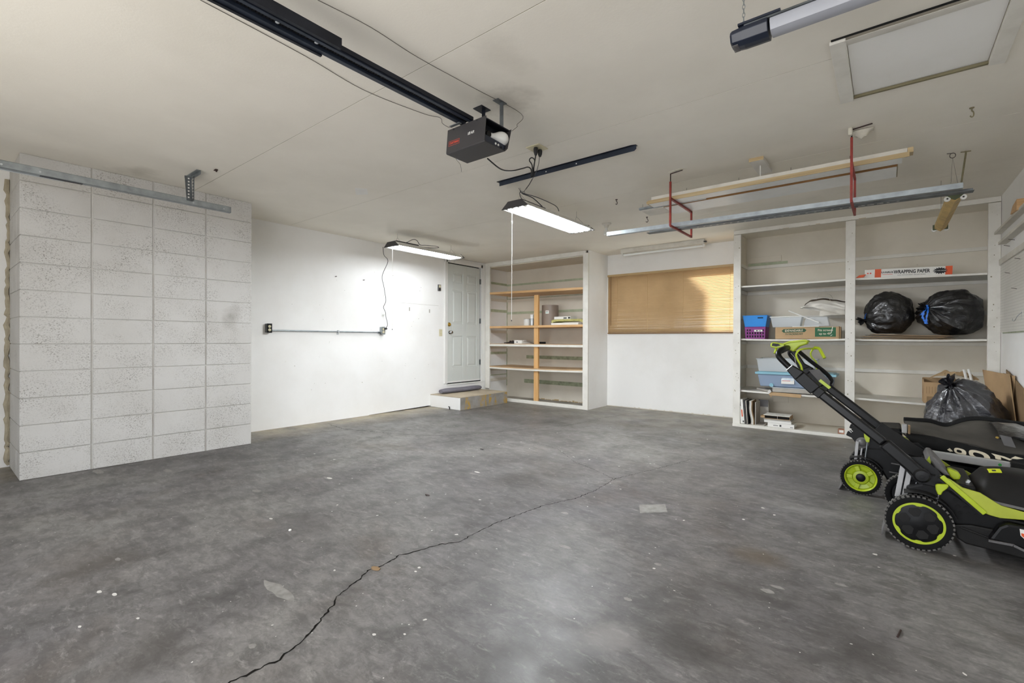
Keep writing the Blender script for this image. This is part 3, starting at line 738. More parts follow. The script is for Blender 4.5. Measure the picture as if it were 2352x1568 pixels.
part('door_sweep', MB().box(XL-0.05, XL-0.004, DY0, DY1, DZ0-0.006, DZ0+0.022), 'casing', door)
struct('trim_1', MB().box(XL-0.05, XL-0.012, DY0-0.02, DY1+0.02, DZ0-0.022, DZ0-0.006), 'black')
struct('trim_2', MB().box(XL-0.02, XL+0.014, DY0-0.02, DY1+0.03, DZ0-0.046, DZ0-0.024), 'casing', bevel=0.002)
# casing in stepped profile
mb = MB()
for (a, b, t) in ((5.322, 5.400, 0.010), (5.326, 5.362, 0.017), (5.330, 5.346, 0.021)): mb.box(XL, XL+t, a, b, DZ0-0.012, H-0.03)
struct('trim_3', mb, 'casing', bevel=0.002)
mb = MB()
for (a, b, t) in ((6.212, 6.318, 0.010), (6.250, 6.318, 0.017)): mb.box(XL, XL+t, a, b, DZ0-0.03, H-0.03)
struct('trim_4', mb, 'casing', bevel=0.002)
struct('trim_5', MB().box(XL, XL+0.010, 5.322, 6.318, 2.345, 2.425).box(XL, XL+0.018, 5.322, 6.318, 2.395, 2.425), 'casing', bevel=0.002)

# ------------------------------------------------------------------ concrete step and rolled mat
st = thing('concrete_step', 'low concrete step with worn yellow hazard stripes below the house door', 'step', (-5.33, 5.6, 0))
part('block', MB().box(XL+0.003, -5.004, 5.03, 6.15, 0, 0.188), 'wall', st, 'step body painted white at its end', bevel=0.008)
part('riser', MB().box(-5.004, -4.999, 5.035, 6.148, 0.002, 0.186), 'stepfront', st, 'grey riser with faded yellow stripes')
part('tread', MB().box(XL+0.003, -5.0, 5.028, 6.152, 0.188, 0.198), 'steptop', st, bevel=0.003)
mb = MB()
def Pm(u, v):
    a = 2*PI*v; e = 1-0.25*(abs(2*u-1)**8)
    return (-5.545+0.062*math.cos(a)*e, 5.14+0.92*u, 0.199+0.040+0.040*math.sin(a)*e+0.002*math.sin(9*u))
mb.sheet(Pm, 24, 18)
n0 = len(mb.v); mb.f.append(tuple(range(0, 18))); mb.f.append(tuple(24*19+j for j in range(17, -1, -1)))
mt = solo('draft_cushion', mb, 'mat', 'rolled grey foam mat lying on the concrete step under the door', 'mat', smooth=True)
solo('door_stop', MB().cyl((-5.21, 5.012, 0.0), (-5.21, 5.012, 0.04), 0.008, 8).cyl((-5.21, 5.012, 0.04), (-5.21, 4.99, 0.045), 0.006, 8), 'blackmetal', 'tiny black stub standing against the white end of the step', 'bolt')

# ------------------------------------------------------------------ opener button and light switch by the door
t = thing('door_opener_button', 'small brown wall button high beside the house door', 'wall button', (XL, 5.208, 1.855))
part('housing', MB().box(XL, XL+0.022, 5.180, 5.236, 1.855, 1.955), 'greyplastic', t, bevel=0.003)
part('button', MB().box(XL+0.022, XL+0.028, 5.190, 5.226, 1.905, 1.945), 'cream', t, 'pale push button', bevel=0.002)
part('lower_cover', MB().box(XL+0.022, XL+0.024, 5.188, 5.228, 1.863, 1.897), 'boxgrey', t)
t = thing('light_switch', 'ivory toggle light switch plate beside the house door knob', 'switch', (XL, 5.249, 1.12))
part('plate', MB().box(XL, XL+0.005, 5.214, 5.284, 1.120, 1.234), 'cream', t, bevel=0.002)
part('toggle', MB().box(XL+0.005, XL+0.018, 5.243, 5.255, 1.168, 1.188), 'cream', t, bevel=0.001)

# ------------------------------------------------------------------ built-in shelves in the left alcove
NF = 6.32
part_side = struct('wall_alcove_side', MB().box(-3.575, -3.556, NF+0.03, YB-0.0005, 0.0, H), 'wall')
al = thing('alcove_shelving', 'built-in alcove shelving with pine shelves beside the house door', 'shelving', (-4.6, NF, 0))
part('post', MB().box(XL+0.018, -5.552, NF-0.002, NF+0.030, 0.20, 2.39), 'trim', al, bevel=0.002)
part('post', MB().box(-3.646, -3.555, NF-0.006, NF+0.030, 0.0, 2.40), 'trim', al, bevel=0.002)
part('header', MB().box(XL+0.018, -3.60, NF-0.004, NF+0.030, 2.372, H-0.002), 'trim', al, bevel=0.002)
part('ledger', MB().box(XL+0.018, -3.578, NF+0.03, YB-0.01, 2.36, 2.372), 'closet', al)
part('sill', MB().box(-5.20, -3.648, NF, NF+0.038, 0.0, 0.055), 'trim', al, bevel=0.003)
part('divider', MB().box(-4.606, -4.520, NF+0.045, NF+0.083, 0.0, 1.815), 'pine_z', al, 'bare pine upright', bevel=0.002)
def shelf(x0, x1, zt, th, mat, par, y0=NF+0.002, y1=YB-0.012, sag=0.0, tilt=0.0, name='shelf', label=None):
    mb = MB()
    def P(u, v): return (x0+(x1-x0)*u, y0+(y1-y0)*v, zt-sag*4*u*(1-u)+tilt*(u-0.5))
    mb.sheet(P, 14, 1, th)
    zs_ = [p[2] for p in mb.v]
    return part(name, mb, mat, par, label)
shelf(-5.552, -3.646, 1.897, 0.036, 'pine_x', al, sag=0.0, tilt=-0.03)
shelf(-5.552, -3.646, 1.308, 0.036, 'pine_x', al)
shelf(-5.552, -3.646, 1.000, 0.010, 'shelftop', al)
shelf(-5.552, -3.646, 0.990, 0.036, 'trim', al, y1=NF+0.02, name='shelf_edge', label='white front edge')
shelf(-5.552, -3.646, 0.606, 0.018, 'shelftop', al, sag=0.012, tilt=0.01)
shelf(-5.552, -3.646, 0.588, 0.026, 'trim', al, y1=NF+0.02, sag=0.012, tilt=0.01, name='shelf_edge', label='white front edge')
for (x, z) in ((XL+0.001, 1.83), (XL+0.001, 1.24), (XL+0.001, 0.953), (XL+0.001, 0.55), (XL+0.001, 0.36)):
    part('cleat', MB().box(x, x+0.018, NF+0.10, YB-0.012, z-0.05, z), 'closet', al)
for z in (1.83, 1.24, 0.953, 0.55):
    part('cleat', MB().box(XL+0.02, -3.58, YB-0.022, YB-0.004, z-0.045, z), 'closet', al)
# ------------------------------------------------------------------ things on the alcove shelves
def can(name, label, c, r, h, mat, cap=None, capmat=None, cat='can', lidmat='galv'):
    t = thing(name, label, cat, c)
    part('body', MB().lathe([(r*0.98, 0), (r, 0.004), (r, h*0.96), (r*0.97, h*0.975)], c, 'Z', 24), mat, t, smooth=True)
    part('rim', MB().lathe([(r*1.01, h*0.955), (r*1.015, h*0.975), (r*1.0, h), (r*0.9, h), (r*0.88, h*0.985)], c, 'Z', 24), lidmat, t, smooth=True)
    if cap: part('cap', MB().lathe([(r*0.93, h), (r*0.93, h+cap), (r*0.85, h+cap+0.006)], c, 'Z', 24), capmat or 'whiteplastic', t, smooth=True)
    return t
can('paint_can', 'white paint can on the pine shelf left of the upright', (-4.835, 6.475, 1.309), 0.056, 0.117, 'whitemetal')
can('spray_can', 'silver spray can with white cap on the pine shelf beside the paint can', (-4.715, 6.46, 1.309), 0.034, 0.120, 'galv_lt', 0.062)
t = thing('fibre_drum', 'tall taupe open cylinder on the pine shelf right of the upright', 'drum', (-4.44, 6.60, 1.309))
c = (-4.44, 6.60, 1.309)
part('wall', MB().lathe([(0.140, 0), (0.140, 0.342), (0.134, 0.342), (0.134, 0.01)], c, 'Z', 36), 'roll', t, smooth=True)
mb = MB(); mb.sheet(lambda u, v: (c[0]+0.1412*math.cos(-1.55+0.42*u), c[1]+0.1412*math.sin(-1.55+0.42*u), c[2]+0.195+0.052*v), 6, 1, 0.0005)
part('label', mb, 'paper', t, 'small white sticker')
for (z, u0_) in ((0.208, .1), (0.226, .1)):
    mb = MB(); mb.sheet(lambda u, v: (c[0]+0.1420*math.cos(-1.55+0.42*(u0_+.7*u)), c[1]+0.1420*math.sin(-1.55+0.42*(u0_+.7*u)), c[2]+z+0.007*v), 6, 1, 0.0004)
    part('print', mb, 'tealglow' if z < .22 else 'ink', t)
solo('foam_board', MB().box(-4.27, -3.76, 6.375, 6.70, 1.3085, 1.343), 'paper', 'long white board at the bottom of the stack on the pine shelf', 'board', bevel=0.002)
mb = MB(); mb.sheet(lambda u, v: (-4.28+0.58*u, 6.66-0.25*v, 1.362+0.052*min(1, 6*min(u+.02, 1.02-u))*min(1, 5*min(v+.02, 1.02-v))*(0.75+0.45*noise.noise(Vector((u*7, v*4, 1))))-0.02*abs(2*u-1)**6), 30, 14, 0.040)
zmin = min(p[2] for p in mb.v); mb.move((0, 0, 1.344-zmin)); mb.v = [(max(x, -4.285), y, min(z, 1.4005)) for (x, y, z) in mb.v]
solo('insulation_batt', mb, 'insul', 'ragged yellow insulation batt sandwiched between the white boards on the pine shelf', 'insulation', smooth=True)
t = thing('white_box', 'flat white box topping the yellow insulation on the pine shelf', 'box', (-4.08, 6.5, 1.40))
part('body', MB().box(-4.24, -3.93, 6.42, 6.62, 1.402, 1.445), 'paper', t, bevel=0.002)
part('print', MB().box(-4.06, -4.00, 6.4185, 6.42, 1.410, 1.430).box(-3.975, -3.935, 6.4185, 6.42, 1.408, 1.436), 'cordgrey', t)
# tangle of hardware on the white-edged shelf
t = thing('hardware_kit', 'grey plastic-wrapped hardware parts on the white-edged alcove shelf', 'hardware', (-5.1, 6.5, 1.0))
mb = MB()
mb.sheet(lambda u, v: (-5.28+0.24*u, 6.44+0.15*v, 1.0015+0.060*(math.sin(PI*u)**.5)*(math.sin(PI*v)**.5)*(0.8+0.5*noise.noise(Vector((u*9, v*7, 5))))), 26, 14)
part('bag', mb, 'bag2', t, 'crinkled dark plastic wrap', smooth=True)
part('carton', MB().box(-5.07, -4.90, 6.42, 6.56, 1.0015, 1.062), 'paper', t, 'small white carton', bevel=0.002)
part('print', MB().box(-5.02, -4.99, 6.4185, 6.42, 1.022, 1.035), 'ink', t)
mb = MB(); mb.sheet(lambda u, v: (-4.90+0.15*u, 6.44+0.13*v, 1.0015+0.052*(1-u)**.6*(math.sin(PI*v)**.4)*(0.9+0.4*noise.noise(Vector((u*11, v*7, 9))))), 16, 10)
part('wrap', mb, 'paper_grey', t, 'crumpled grey printed wrap', smooth=True)
part('arm', MB().tube(smoothpath([(-5.40,6.55,1.010),(-5.34,6.52,1.014),(-5.27,6.50,1.022)], 5), 0.008, 6).tube(smoothpath([(-5.37,6.60,1.010),(-5.28,6.56,1.03),(-5.2,6.55,1.045)], 5), 0.006, 6), 'cordblack', t, smooth=True)
solo('metal_bracket_bar', MB().box(-4.80, -4.56, 6.60, 6.63, 1.001, 1.012).box(-4.66, -4.54, 6.58, 6.62, 1.001, 1.035), 'blackplastic', 'short black bar lying behind the pine upright on the white-edged shelf', 'bar', bevel=0.002)

# ------------------------------------------------------------------ right-hand built-in shelving
RF = 6.337
struct('wall_shelving_side', MB().box(-1.502, -1.484, RF+0.03, YB-0.0005, 0.0, H), 'closet')
rs = thing('wall_shelving', 'built-in white painted shelving along the back wall right of the window', 'shelving', (-0.33, RF, 0))
part('post', MB().box(-1.502, -1.418, RF-0.004, RF+0.032, 0.0, 2.385), 'trim', rs, bevel=0.002)
part('post', MB().box(-0.355, -0.267, RF-0.004, RF+0.032, 0.036, 2.385), 'trim', rs, bevel=0.002)
part('post', MB().box(0.756, 0.842, RF-0.004, RF+0.032, 0.0, 2.385), 'trim', rs, bevel=0.002)
part('header', MB().box(-1.50, 0.842, RF-0.008, RF+0.03, 2.390, H-0.002), 'trim', rs, bevel=0.002)
part('sill', MB().box(-1.50, 0.75, RF-0.03, RF+0.05, 0.0, 0.036), 'trim', rs, bevel=0.003)
part('bottom_board', MB().box(-1.484, 0.843, RF+0.05, YB-0.002, 0.0, 0.030), 'closet', rs)
RB = YB-0.002
for k, (x0, x1) in enumerate(((-1.484, -0.322), (-0.320, 0.843))):
    y0 = RF+0.034
    shelf(x0, x1, 1.752 if k == 0 else 1.742, 0.019, 'trim', rs, y0=y0-0.0, y1=RB, sag=0.004, tilt=0.006 if k == 0 else -0.030)
    shelf(x0, x1, 1.094, 0.019, 'trim', rs, y0=y0, y1=RB, sag=0.010)
    shelf(x0, x1, 0.447 if k == 0 else 0.44, 0.019, 'trim', rs, y0=y0, y1=RB, sag=0.006, tilt=-0.012 if k == 0 else -0.02)
    for z in (2.063, 1.715, 1.385, 1.060, 0.742, 0.405):
        part('cleat', MB().box(x0+0.02, x1-0.002, RB-0.020, RB, z-0.040, z), 'trim', rs, bevel=0.002)
for z in (2.063, 1.715, 1.385, 1.060, 0.742, 0.405):
    part('cleat', MB().box(-1.483, -1.464, RF+0.07, RB-0.02, z-0.040, z), 'trim', rs, bevel=0.002)
    part('cleat', MB().box(XR-0.020, XR-0.001, RF+0.07, RB-0.02, z-0.040, z), 'trim', rs, bevel=0.002)
part('patch_board', MB().box(-1.463, -1.07, RB-0.012, RB, 2.105, 2.18), 'closet', rs, bevel=0.002)
part('green_strip', MB().box(-1.463, -1.0, RB-0.004, RB, 2.063, 2.10), 'stripe', rs)
part('patch_board', MB().box(-1.15, -0.98, RB-0.012, RB, 0.27, 0.35), 'closet', rs, bevel=0.002)
rnd = random.Random(31); mb = MB()
for xa in (-1.46, -0.31, 0.80):
    for i in range(16):
        z = rnd.uniform(0.2, 2.3); x = xa+rnd.uniform(-.025, .025); q = rnd.uniform(.0015, .005)
        mb.box(x-q, x+q*rnd.uniform(.5, 1.5), RF-0.0055, RF-0.004, z-q, z+q*rnd.uniform(.6, 2.2))
part('chip', mb, 'olivewood', rs, kind='stuff')
rnd = random.Random(32); mb = MB(); x = -1.0
while x < 0.5:
    w_ = rnd.uniform(0.01, 0.07); mb.box(x, x+w_, RF-0.0095, RF-0.008, 2.391, 2.391+rnd.uniform(.002, .006)); x += w_*rnd.uniform(1.5, 5)
part('chip', mb, 'oldwood', rs, kind='stuff')

# --- upper shelf: roll box
B0, B1 = Vector((-0.190, 6.41, 1.755)), Vector((0.512, 6.41, 1.733))
bx = (B1-B0).normalized(); bz = Vector((0, -1, 0)).cross(bx) * -1
bz = Vector((-bx.z, 0, bx.x)); by = Vector((0, 1, 0))
t = thing('wrapping_paper_box', 'long white and orange wrapping paper carton on the top right shelf', 'box', tuple((B0+B1)/2))
Rm = Matrix((bx, by, bz)).transposed()
L = (B1-B0).length
def onbox(a, b, d, hh, dep, c0=0.0): # strip from a to b along the carton, at height d.. 
    cc = B0+bx*(a+b)/2*1.0+by*(dep/2+c0)+bz*(d+hh/2)
    return MB().rbox(tuple(cc), (b-a, dep, hh), Rm)
part('body', onbox(0, L, 0.001, 0.088, 0.095), 'paper', t, bevel=0.002)
part('orange_band', onbox(0.088, 0.142, 0.001, 0.0885, 0.0005, -0.0006), 'orange', t)
part('orange_band', onbox(L-0.052, L+0.0006, 0.004, 0.086, 0.0005, -0.0006), 'orange', t)
part('orange_top', onbox(0.02, 0.142, 0.089, 0.0008, 0.095), 'orange', t)
part('orange_flap', MB().prism([(-0.265, 1.758), (-0.20, 1.760), (-0.175, 1.790), (-0.235, 1.785)], 6.375, 6.395, 'Y'), 'orange', t, 'torn orange end flap')
fx = lambda a, d: tuple(B0+bx*a+bz*d+Vector((0, -0.0008, 0)))
text_mesh('WRAPPING PAPER', 0.050, 'ink', t, fx(0.390, 0.050), bx, bz, sx=0.70, bold=0.0014)
text_mesh('CLEAN, WHITE NEWSPRINT - 200 SHEETS PER BOX', 0.011, 'ink', t, fx(0.390, 0.017), bx, bz, sx=0.9)
text_mesh('U-HAUL', 0.026, 'ink', t, fx(0.195, 0.052), bx, bz, sx=1.1, bold=0.0008)
part('underline', onbox(0.152, 0.238, 0.028, 0.004, 0.0005, -0.0006), 'redink', t)
for a in (0.028, 0.052): part('dot', MB().lathe([(0.008, -0.0007), (0.008, 0)], fx(a, 0.048), 'Y', 10), 'redink', t)
mb = MB(); pts = []
for i in range(32):
    q = 1.0 if i % 2 else 0.68; a = 2*PI*i/32
    pts.append(tuple(Vector(fx(0.612+0.060*q*math.cos(a), 0.046+0.036*q*math.sin(a)))))
mb.add(pts, [tuple(range(32))])
part('starburst', mb, 'ink', t)
text_mesh('NO TAPE NEEDED', 0.011, 'paper', t, tuple(Vector(fx(0.612, 0.046))+Vector((0, -0.0012, 0))), bx, bz)

# --- left bay, middle shelf
ZS = 1.089
t = thing('purple_basket', 'purple perforated plastic basket under the bright blue one', 'basket', (-1.26, 6.50, ZS))
def basket(t, x0, x1, y0, y1, z0, z1, flare, mat, slots):
    w = 0.004
    mb = MB()
    for s_, (xa, xb, ya, yb) in enumerate(((x0, x1, y0, y0+w), (x0, x1, y1-w, y1), (x0, x0+w, y0, y1), (x1-w, x1, y0, y1))):
        vs = []
        for z, f in ((z0, -flare), (z1, 0)):
            cx_, cy_ = (x0+x1)/2, (y0+y1)/2; kx = ((x1-x0)/2+f)/((x1-x0)/2); ky = ((y1-y0)/2+f)/((y1-y0)/2)
            for (x, y) in ((xa, ya), (xb, ya), (xb, yb), (xa, yb)): vs.append((cx_+(x-cx_)*kx, cy_+(y-cy_)*ky, z))
        mb.add(vs, [(0,3,2,1), (4,5,6,7), (0,1,5,4), (1,2,6,5), (2,3,7,6), (3,0,4,7)])
    mb.box(x0+flare, x1-flare, y0+flare, y1-flare, z0, z0+w)
    part('shell', mb, mat, t, bevel=0.001)
    part('rim', MB().tube([(x0,y0,z1),(x1,y0,z1),(x1,y1,z1),(x0,y1,z1)], 0.004, 6, closed=True), mat, t, smooth=True)
basket(t, -1.385, -1.150, 6.40, 6.62, ZS+0.001, ZS+0.145, 0.008, 'purple', 0)
mb = MB()
for i in range(7):
    for j in range(3):
        if i in (2, 3, 4, 5) and j == 2: continue
        mb.box(-1.360+i*0.029, -1.345+i*0.029, 6.4035-0.001*j, 6.409, ZS+0.018+j*0.040, ZS+0.044+j*0.040)
part('slots', mb, 'black', t, kind='stuff')
part('label', MB().box(-1.275, -1.185, 6.396, 6.399, ZS+0.090, ZS+0.112), 'paper', t, 'white label')
part('print', MB().box(-1.255, -1.235, 6.395, 6.396, ZS+0.095, ZS+0.107).box(-1.225, -1.20, 6.395, 6.396, ZS+0.097, ZS+0.104), 'ink', t)
t = thing('blue_basket', 'bright blue plastic basket stacked on the purple basket', 'basket', (-1.26, 6.5, ZS+0.15))
basket(t, -1.405, -1.128, 6.38, 6.64, ZS+0.150, ZS+0.286, 0.022, 'blueplastic', 0)
part('handle_slot', MB().box(-1.235, -1.175, 6.3805, 6.383, ZS+0.252, ZS+0.264), 'black', t)
t = thing('tv_kit_carton', 'long brown packing kit carton with green print on the middle left shelf', 'box', (-0.73, 6.43, ZS))
part('body', MB().box(-1.042, -0.425, 6.376, 6.50, ZS, ZS+0.139), 'kraft', t, bevel=0.002)
part('end_flap', MB().box(-0.424, -0.412, 6.37, 6.50, ZS+0.002, ZS+0.141).box(-0.408, -0.398, 6.38, 6.50, ZS+0.004, ZS+0.137), 'kraft_in', t, bevel=0.001)
part('green_panel', MB().box(-0.640, -0.442, 6.3752, 6.376, ZS+0.026, ZS+0.131), 'greenprint', t)
text_mesh('Fits screens', 0.034, 'beigeprint', t, (-0.541, 6.3746, ZS+0.100), (1,0,0), (0,0,1), sx=0.9, bold=0.0006)
text_mesh('up to 49"', 0.034, 'beigeprint', t, (-0.541, 6.3746, ZS+0.060), (1,0,0), (0,0,1), sx=0.95, bold=0.0006)
part('green_banner', MB().prism([(-0.975, ZS+0.095), (-0.955, ZS+0.116), (-0.745, ZS+0.122), (-0.722, ZS+0.102), (-0.742, ZS+0.080), (-0.955, ZS+0.074)], 6.3752, 6.376, 'Y'), 'inkgreen', t)
text_mesh('EXPANDABLE', 0.034, 'beigeprint', t, (-0.850, 6.3746, ZS+0.097), (1,0,0.03), (0,0,1), sx=0.88, bold=0.0008)
text_mesh('TV PACKING KIT', 0.026, 'inkgreen', t, (-0.848, 6.3746, ZS+0.056), (1,0,0.02), (0,0,1), sx=0.92, bold=0.0008)
part('torn_tape', MB().prism([(-0.475, ZS+0.14), (-0.468, ZS+0.14), (-0.480, ZS+0.085), (-0.492, ZS+0.055), (-0.484, ZS+0.09)], 6.373, 6.3745, 'Y').prism([(-0.495, ZS+0.035), (-0.485, ZS+0.045), (-0.470, ZS+0.052), (-0.486, ZS+0.036)], 6.373, 6.3745, 'Y'), 'string', t)

def tray(t, x0, x1, y0, y1, z0, z1, ins, mat, rimmat, rimr=0.006, name='tray'):
    th = 0.003
    def ring(f, z): return [(x0+f, y0+f, z), (x1-f, y0+f, z), (x1-f, y1-f, z), (x0+f, y1-f, z)]
    vs = ring(ins, z0)+ring(0, z1)+ring(th, z1)+ring(ins+th, z0+th)
    fs = [(3, 2, 1, 0)]
    for a, b in ((0, 4), (4, 8), (8, 12)):
        for i in range(4): fs.append((a+i, a+(i+1) % 4, b+(i+1) % 4, b+i))
    fs.append((12, 13, 14, 15))
    part(name, MB().add(vs, fs), mat, t, bevel=0.006)
    part('rim', MB().tube([(x0-.004,y0-.004,z1),(x1+.004,y0-.004,z1),(x1+.004,y1+.004,z1),(x0-.004,y1+.004,z1)], rimr, 6, closed=True), rimmat, t, smooth=True)
t = thing('clear_tub', 'clear plastic tub standing on the brown packing kit carton, left end', 'storage box', (-0.92, 6.45, ZS+0.139))
tray(t, -1.095, -0.770, 6.375, 6.55, ZS+0.140, ZS+0.262, 0.022, 'clear', 'whiteplastic')
t = thing('upturned_clear_tub', 'upturned frosted plastic tub on the packing kit carton under the canvas bag', 'storage box', (-0.66, 6.45, ZS+0.139))
part('shell', MB().add([(-0.755,6.39,ZS+.146),(-0.50,6.39,ZS+.146),(-0.50,6.55,ZS+.146),(-0.755,6.55,ZS+.146),(-0.735,6.405,ZS+.255),(-0.525,6.405,ZS+.255),(-0.525,6.54,ZS+.255),(-0.735,6.54,ZS+.255)], [(3,2,1,0),(4,5,6,7),(0,1,5,4),(1,2,6,5),(2,3,7,6),(3,0,4,7)]), 'clear', t, bevel=0.008)
part('rim', MB().box(-0.865, -0.76, 6.366, 6.372, ZS+.1405, ZS+.149).box(-0.76, -0.60, 6.366, 6.55, ZS+.1405, ZS+.149), 'whiteplastic', t, 'pale lid', bevel=0.003)
t = thing('canvas_tote', 'slumped off-white canvas tote bag lying on the clear tubs', 'bag', (-0.56, 6.58, ZS+0.262))
zb = ZS+0.262
def bez(u, *k):
    n = len(k)-1; t = u*n; i = min(int(t), n-1); f = t-i; f = f*f*(3-2*f); return k[i]*(1-f)+k[i+1]*f
bx0, bx1 = -0.795, -0.362
def zlo(u): return bez(u, zb+0.105, zb+0.085, zb+0.062, zb+0.035, zb+0.012)
def zhi(u): return bez(u, zb+0.110, zb+0.175, zb+0.190, zb+0.172, zb+0.150)
def Pt(u, v):
    x = bx0+(bx1-bx0)*u; w_ = math.sin(PI*v)
    f = 0.010*math.sin(14*v+6*u)*w_+0.014*noise.noise(Vector((u*5, v*5, 3)))
    return (x, 6.470-0.075*w_*min(1, u*3+0.15)+f, zlo(u)+(zhi(u)-zlo(u))*v+0.012*math.sin(7*u+5*v)*w_*0.6)
mb = MB(); mb.sheet(Pt, 26, 18, 0.006)
part('front_panel', mb, 'canvas', t, smooth=True)
def Pk(u, v):
    x = bx0+(bx1-bx0)*u
    return (x, 6.475+0.16*math.sin(PI*v*0.5)+0.01*noise.noise(Vector((u*5, v*3, 9))), zlo(u)+(zhi(u)+0.055*min(1, 4*u)*(1-0.5*u)-zlo(u))*v)
mb = MB(); mb.sheet(Pk, 24, 12, 0.006)
part('back_panel', mb, 'canvas', t, smooth=True)
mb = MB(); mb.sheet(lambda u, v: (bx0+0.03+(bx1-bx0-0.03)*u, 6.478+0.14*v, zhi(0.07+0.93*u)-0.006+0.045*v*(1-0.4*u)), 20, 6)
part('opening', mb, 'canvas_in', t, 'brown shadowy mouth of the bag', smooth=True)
mb = MB(); mb.sheet(lambda u, v: (-0.60+0.235*u, 6.395+0.07*v, zb+0.002+0.06*v*(1-u)+0.01*noise.noise(Vector((u*5, v*5, 12)))+0.004), 10, 6)
part('under_fold', mb, 'canvas', t, smooth=True)
def strap(p, w=0.022):
    pts = smoothpath(p, 8); mb = MB(); vs = []
    for q in pts: vs += [(q.x, q.y-w/2, q.z), (q.x, q.y+w/2, q.z+0.004)]
    n = len(pts); mb.add(vs, [(2*i, 2*i+1, 2*i+3, 2*i+2) for i in range(n-1)]); return mb
part('strap', strap([(-0.640,6.46,zb+.190),(-0.610,6.44,zb+.216),(-0.560,6.43,zb+.220),(-0.515,6.44,zb+.200),(-0.495,6.46,zb+.160)], 0.03), 'canvas', t, smooth=True)
part('strap', strap([(-0.645,6.60,zb+.222),(-0.61,6.58,zb+.262),(-0.56,6.57,zb+.270),(-0.51,6.58,zb+.248),(-0.49,6.60,zb+.205)], 0.03), 'canvas', t, smooth=True)
solo('white_stick', MB().tube([(-0.905,6.372,zb+0.070),(-0.768,6.362,zb+0.004),(-0.60,6.358,zb-0.075)], [0.005,0.006,0.009], 8), 'whiteplastic', 'thin white plastic stick leaning across the clear tubs', 'stick', smooth=True)

# --- left bay, lower shelf
ZL = 0.447
solo('flat_white_folder', MB().prism([(-1.285, 6.60), (-1.13, 6.365), (-1.085, 6.375), (-1.09, 6.66)], ZL+0.003, ZL+0.026, 'Z'), 'paper_grey', 'flat pale folder lying askew under the blue underbed box', 'folder', bevel=0.002)
t = thing('silver_flat_box', 'flat silver-grey box under the blue underbed box', 'box', (-0.85, 6.5, ZL))
part('body', MB().box(-1.075, -0.50, 6.40, 6.74, ZL+0.003, ZL+0.052), 'paper_grey', t, bevel=0.006)
part('lid', MB().box(-1.080, -0.495, 6.395, 6.74, ZL+0.052, ZL+0.060), 'galv_lt', t, bevel=0.003)
t = thing('torn_cardboard', 'torn flattened brown cardboard poking over the lower left shelf edge', 'cardboard', (-0.95, 6.35, ZL))
part('sheet', MB().sheet(lambda u, v: (-1.10+0.33*u, 6.355+0.035*v-0.02, ZL+0.004-0.036*(1-v)**1.2-0.008*u), 8, 4, 0.004), 'kraft', t)
part('flap', MB().add([(-1.10,6.345,ZL-.02),(-1.115,6.335,ZL+.012),(-1.092,6.335,ZL+.035),(-1.075,6.345,ZL+.012)], [(0,1,2,3)]), 'paper', t)
part('tag', MB().box(-1.085, -1.068, 6.333, 6.337, ZL-0.052, ZL-0.03), 'kraft', t)
t = thing('underbed_box', 'wide blue translucent underbed storage box with pale blue lid', 'storage box', (-0.85, 6.55, ZL+0.06))
z0 = ZL+0.0625
part('shell', MB().add([(-1.215,6.44,z0),(-0.49,6.44,z0),(-0.49,6.78,z0),(-1.215,6.78,z0),(-1.240,6.41,z0+.150),(-0.47,6.41,z0+.150),(-0.47,6.80,z0+.150),(-1.240,6.80,z0+.150)], [(3,2,1,0),(4,5,6,7),(0,1,5,4),(1,2,6,5),(2,3,7,6),(3,0,4,7)]), 'clearblue', t, bevel=0.012)
part('lid', MB().box(-1.265, -0.437, 6.395, 6.815, z0+0.150, z0+0.176).box(-1.24, -0.46, 6.41, 6.80, z0+0.176, z0+0.182), 'bluelid', t, bevel=0.006)
part('wheel', MB().cyl((-1.088,6.420,z0+0.020), (-1.088,6.436,z0+0.020), 0.023, 20), 'bluelid', t, 'blue castor')
part('wheel', MB().cyl((-0.560,6.420,z0+0.020), (-0.560,6.436,z0+0.020), 0.023, 20), 'bluelid', t, 'blue castor')
part('label', MB().rbox((-0.915, 6.418, z0+0.088), (0.135, 0.002, 0.088), Matrix.Rotation(math.radians(-9), 3, 'X')), 'paper', t, 'white printed label')
part('picture', MB().rbox((-0.915, 6.4155, z0+0.098), (0.118, 0.001, 0.030), Matrix.Rotation(math.radians(-9), 3, 'X')), 'galv', t)
part('picture', MB().rbox((-0.93, 6.4165, z0+0.082), (0.085, 0.001, 0.010), Matrix.Rotation(math.radians(-9), 3, 'X')), 'redink', t)
t = thing('clear_bin', 'shallow clear plastic bin resting on the pale blue lid', 'storage box', (-1.0, 6.55, z0+0.182))
tray(t, -1.250, -0.640, 6.42, 6.78, z0+0.183, z0+0.335, 0.02, 'clear', 'clear', 0.007)

# --- left bay, bottom: binders and stacks of books
ZB = 0.037
def upright(name, label, x0, th, y, hgt, lean, mat, dep=0.24, cat='binder', extra=None):
    t = thing(name, label, cat, (x0, y, ZB), 'files standing on the bottom left shelf' if False else None)
    R_ = Matrix.Rotation(lean, 3, 'Y'); c0 = Vector((x0, y, ZB))
    mb = MB().box(x0, x0+th, y, y+dep, ZB, ZB+hgt); mb.rot(R_, c0); zmn = min(p[2] for p in mb.v); mb.move((0, 0, ZB-zmn))
    part('cover', mb, mat, t, bevel=0.002)
    mb = MB().box(x0+th*0.15, x0+th*0.85, y+0.004, y+dep-0.004, ZB+0.004, ZB+hgt-0.006); 
    if extra:
        for (za, zb_, xa, xb, em) in extra:
            mb = MB().box(x0+th*xa, x0+th*xb, y-0.001, y, ZB+hgt*za, ZB+hgt*zb_); mb.rot(R_, c0); mb.move((0, 0, 0.001))
            part('print', mb, em, t)
    return t
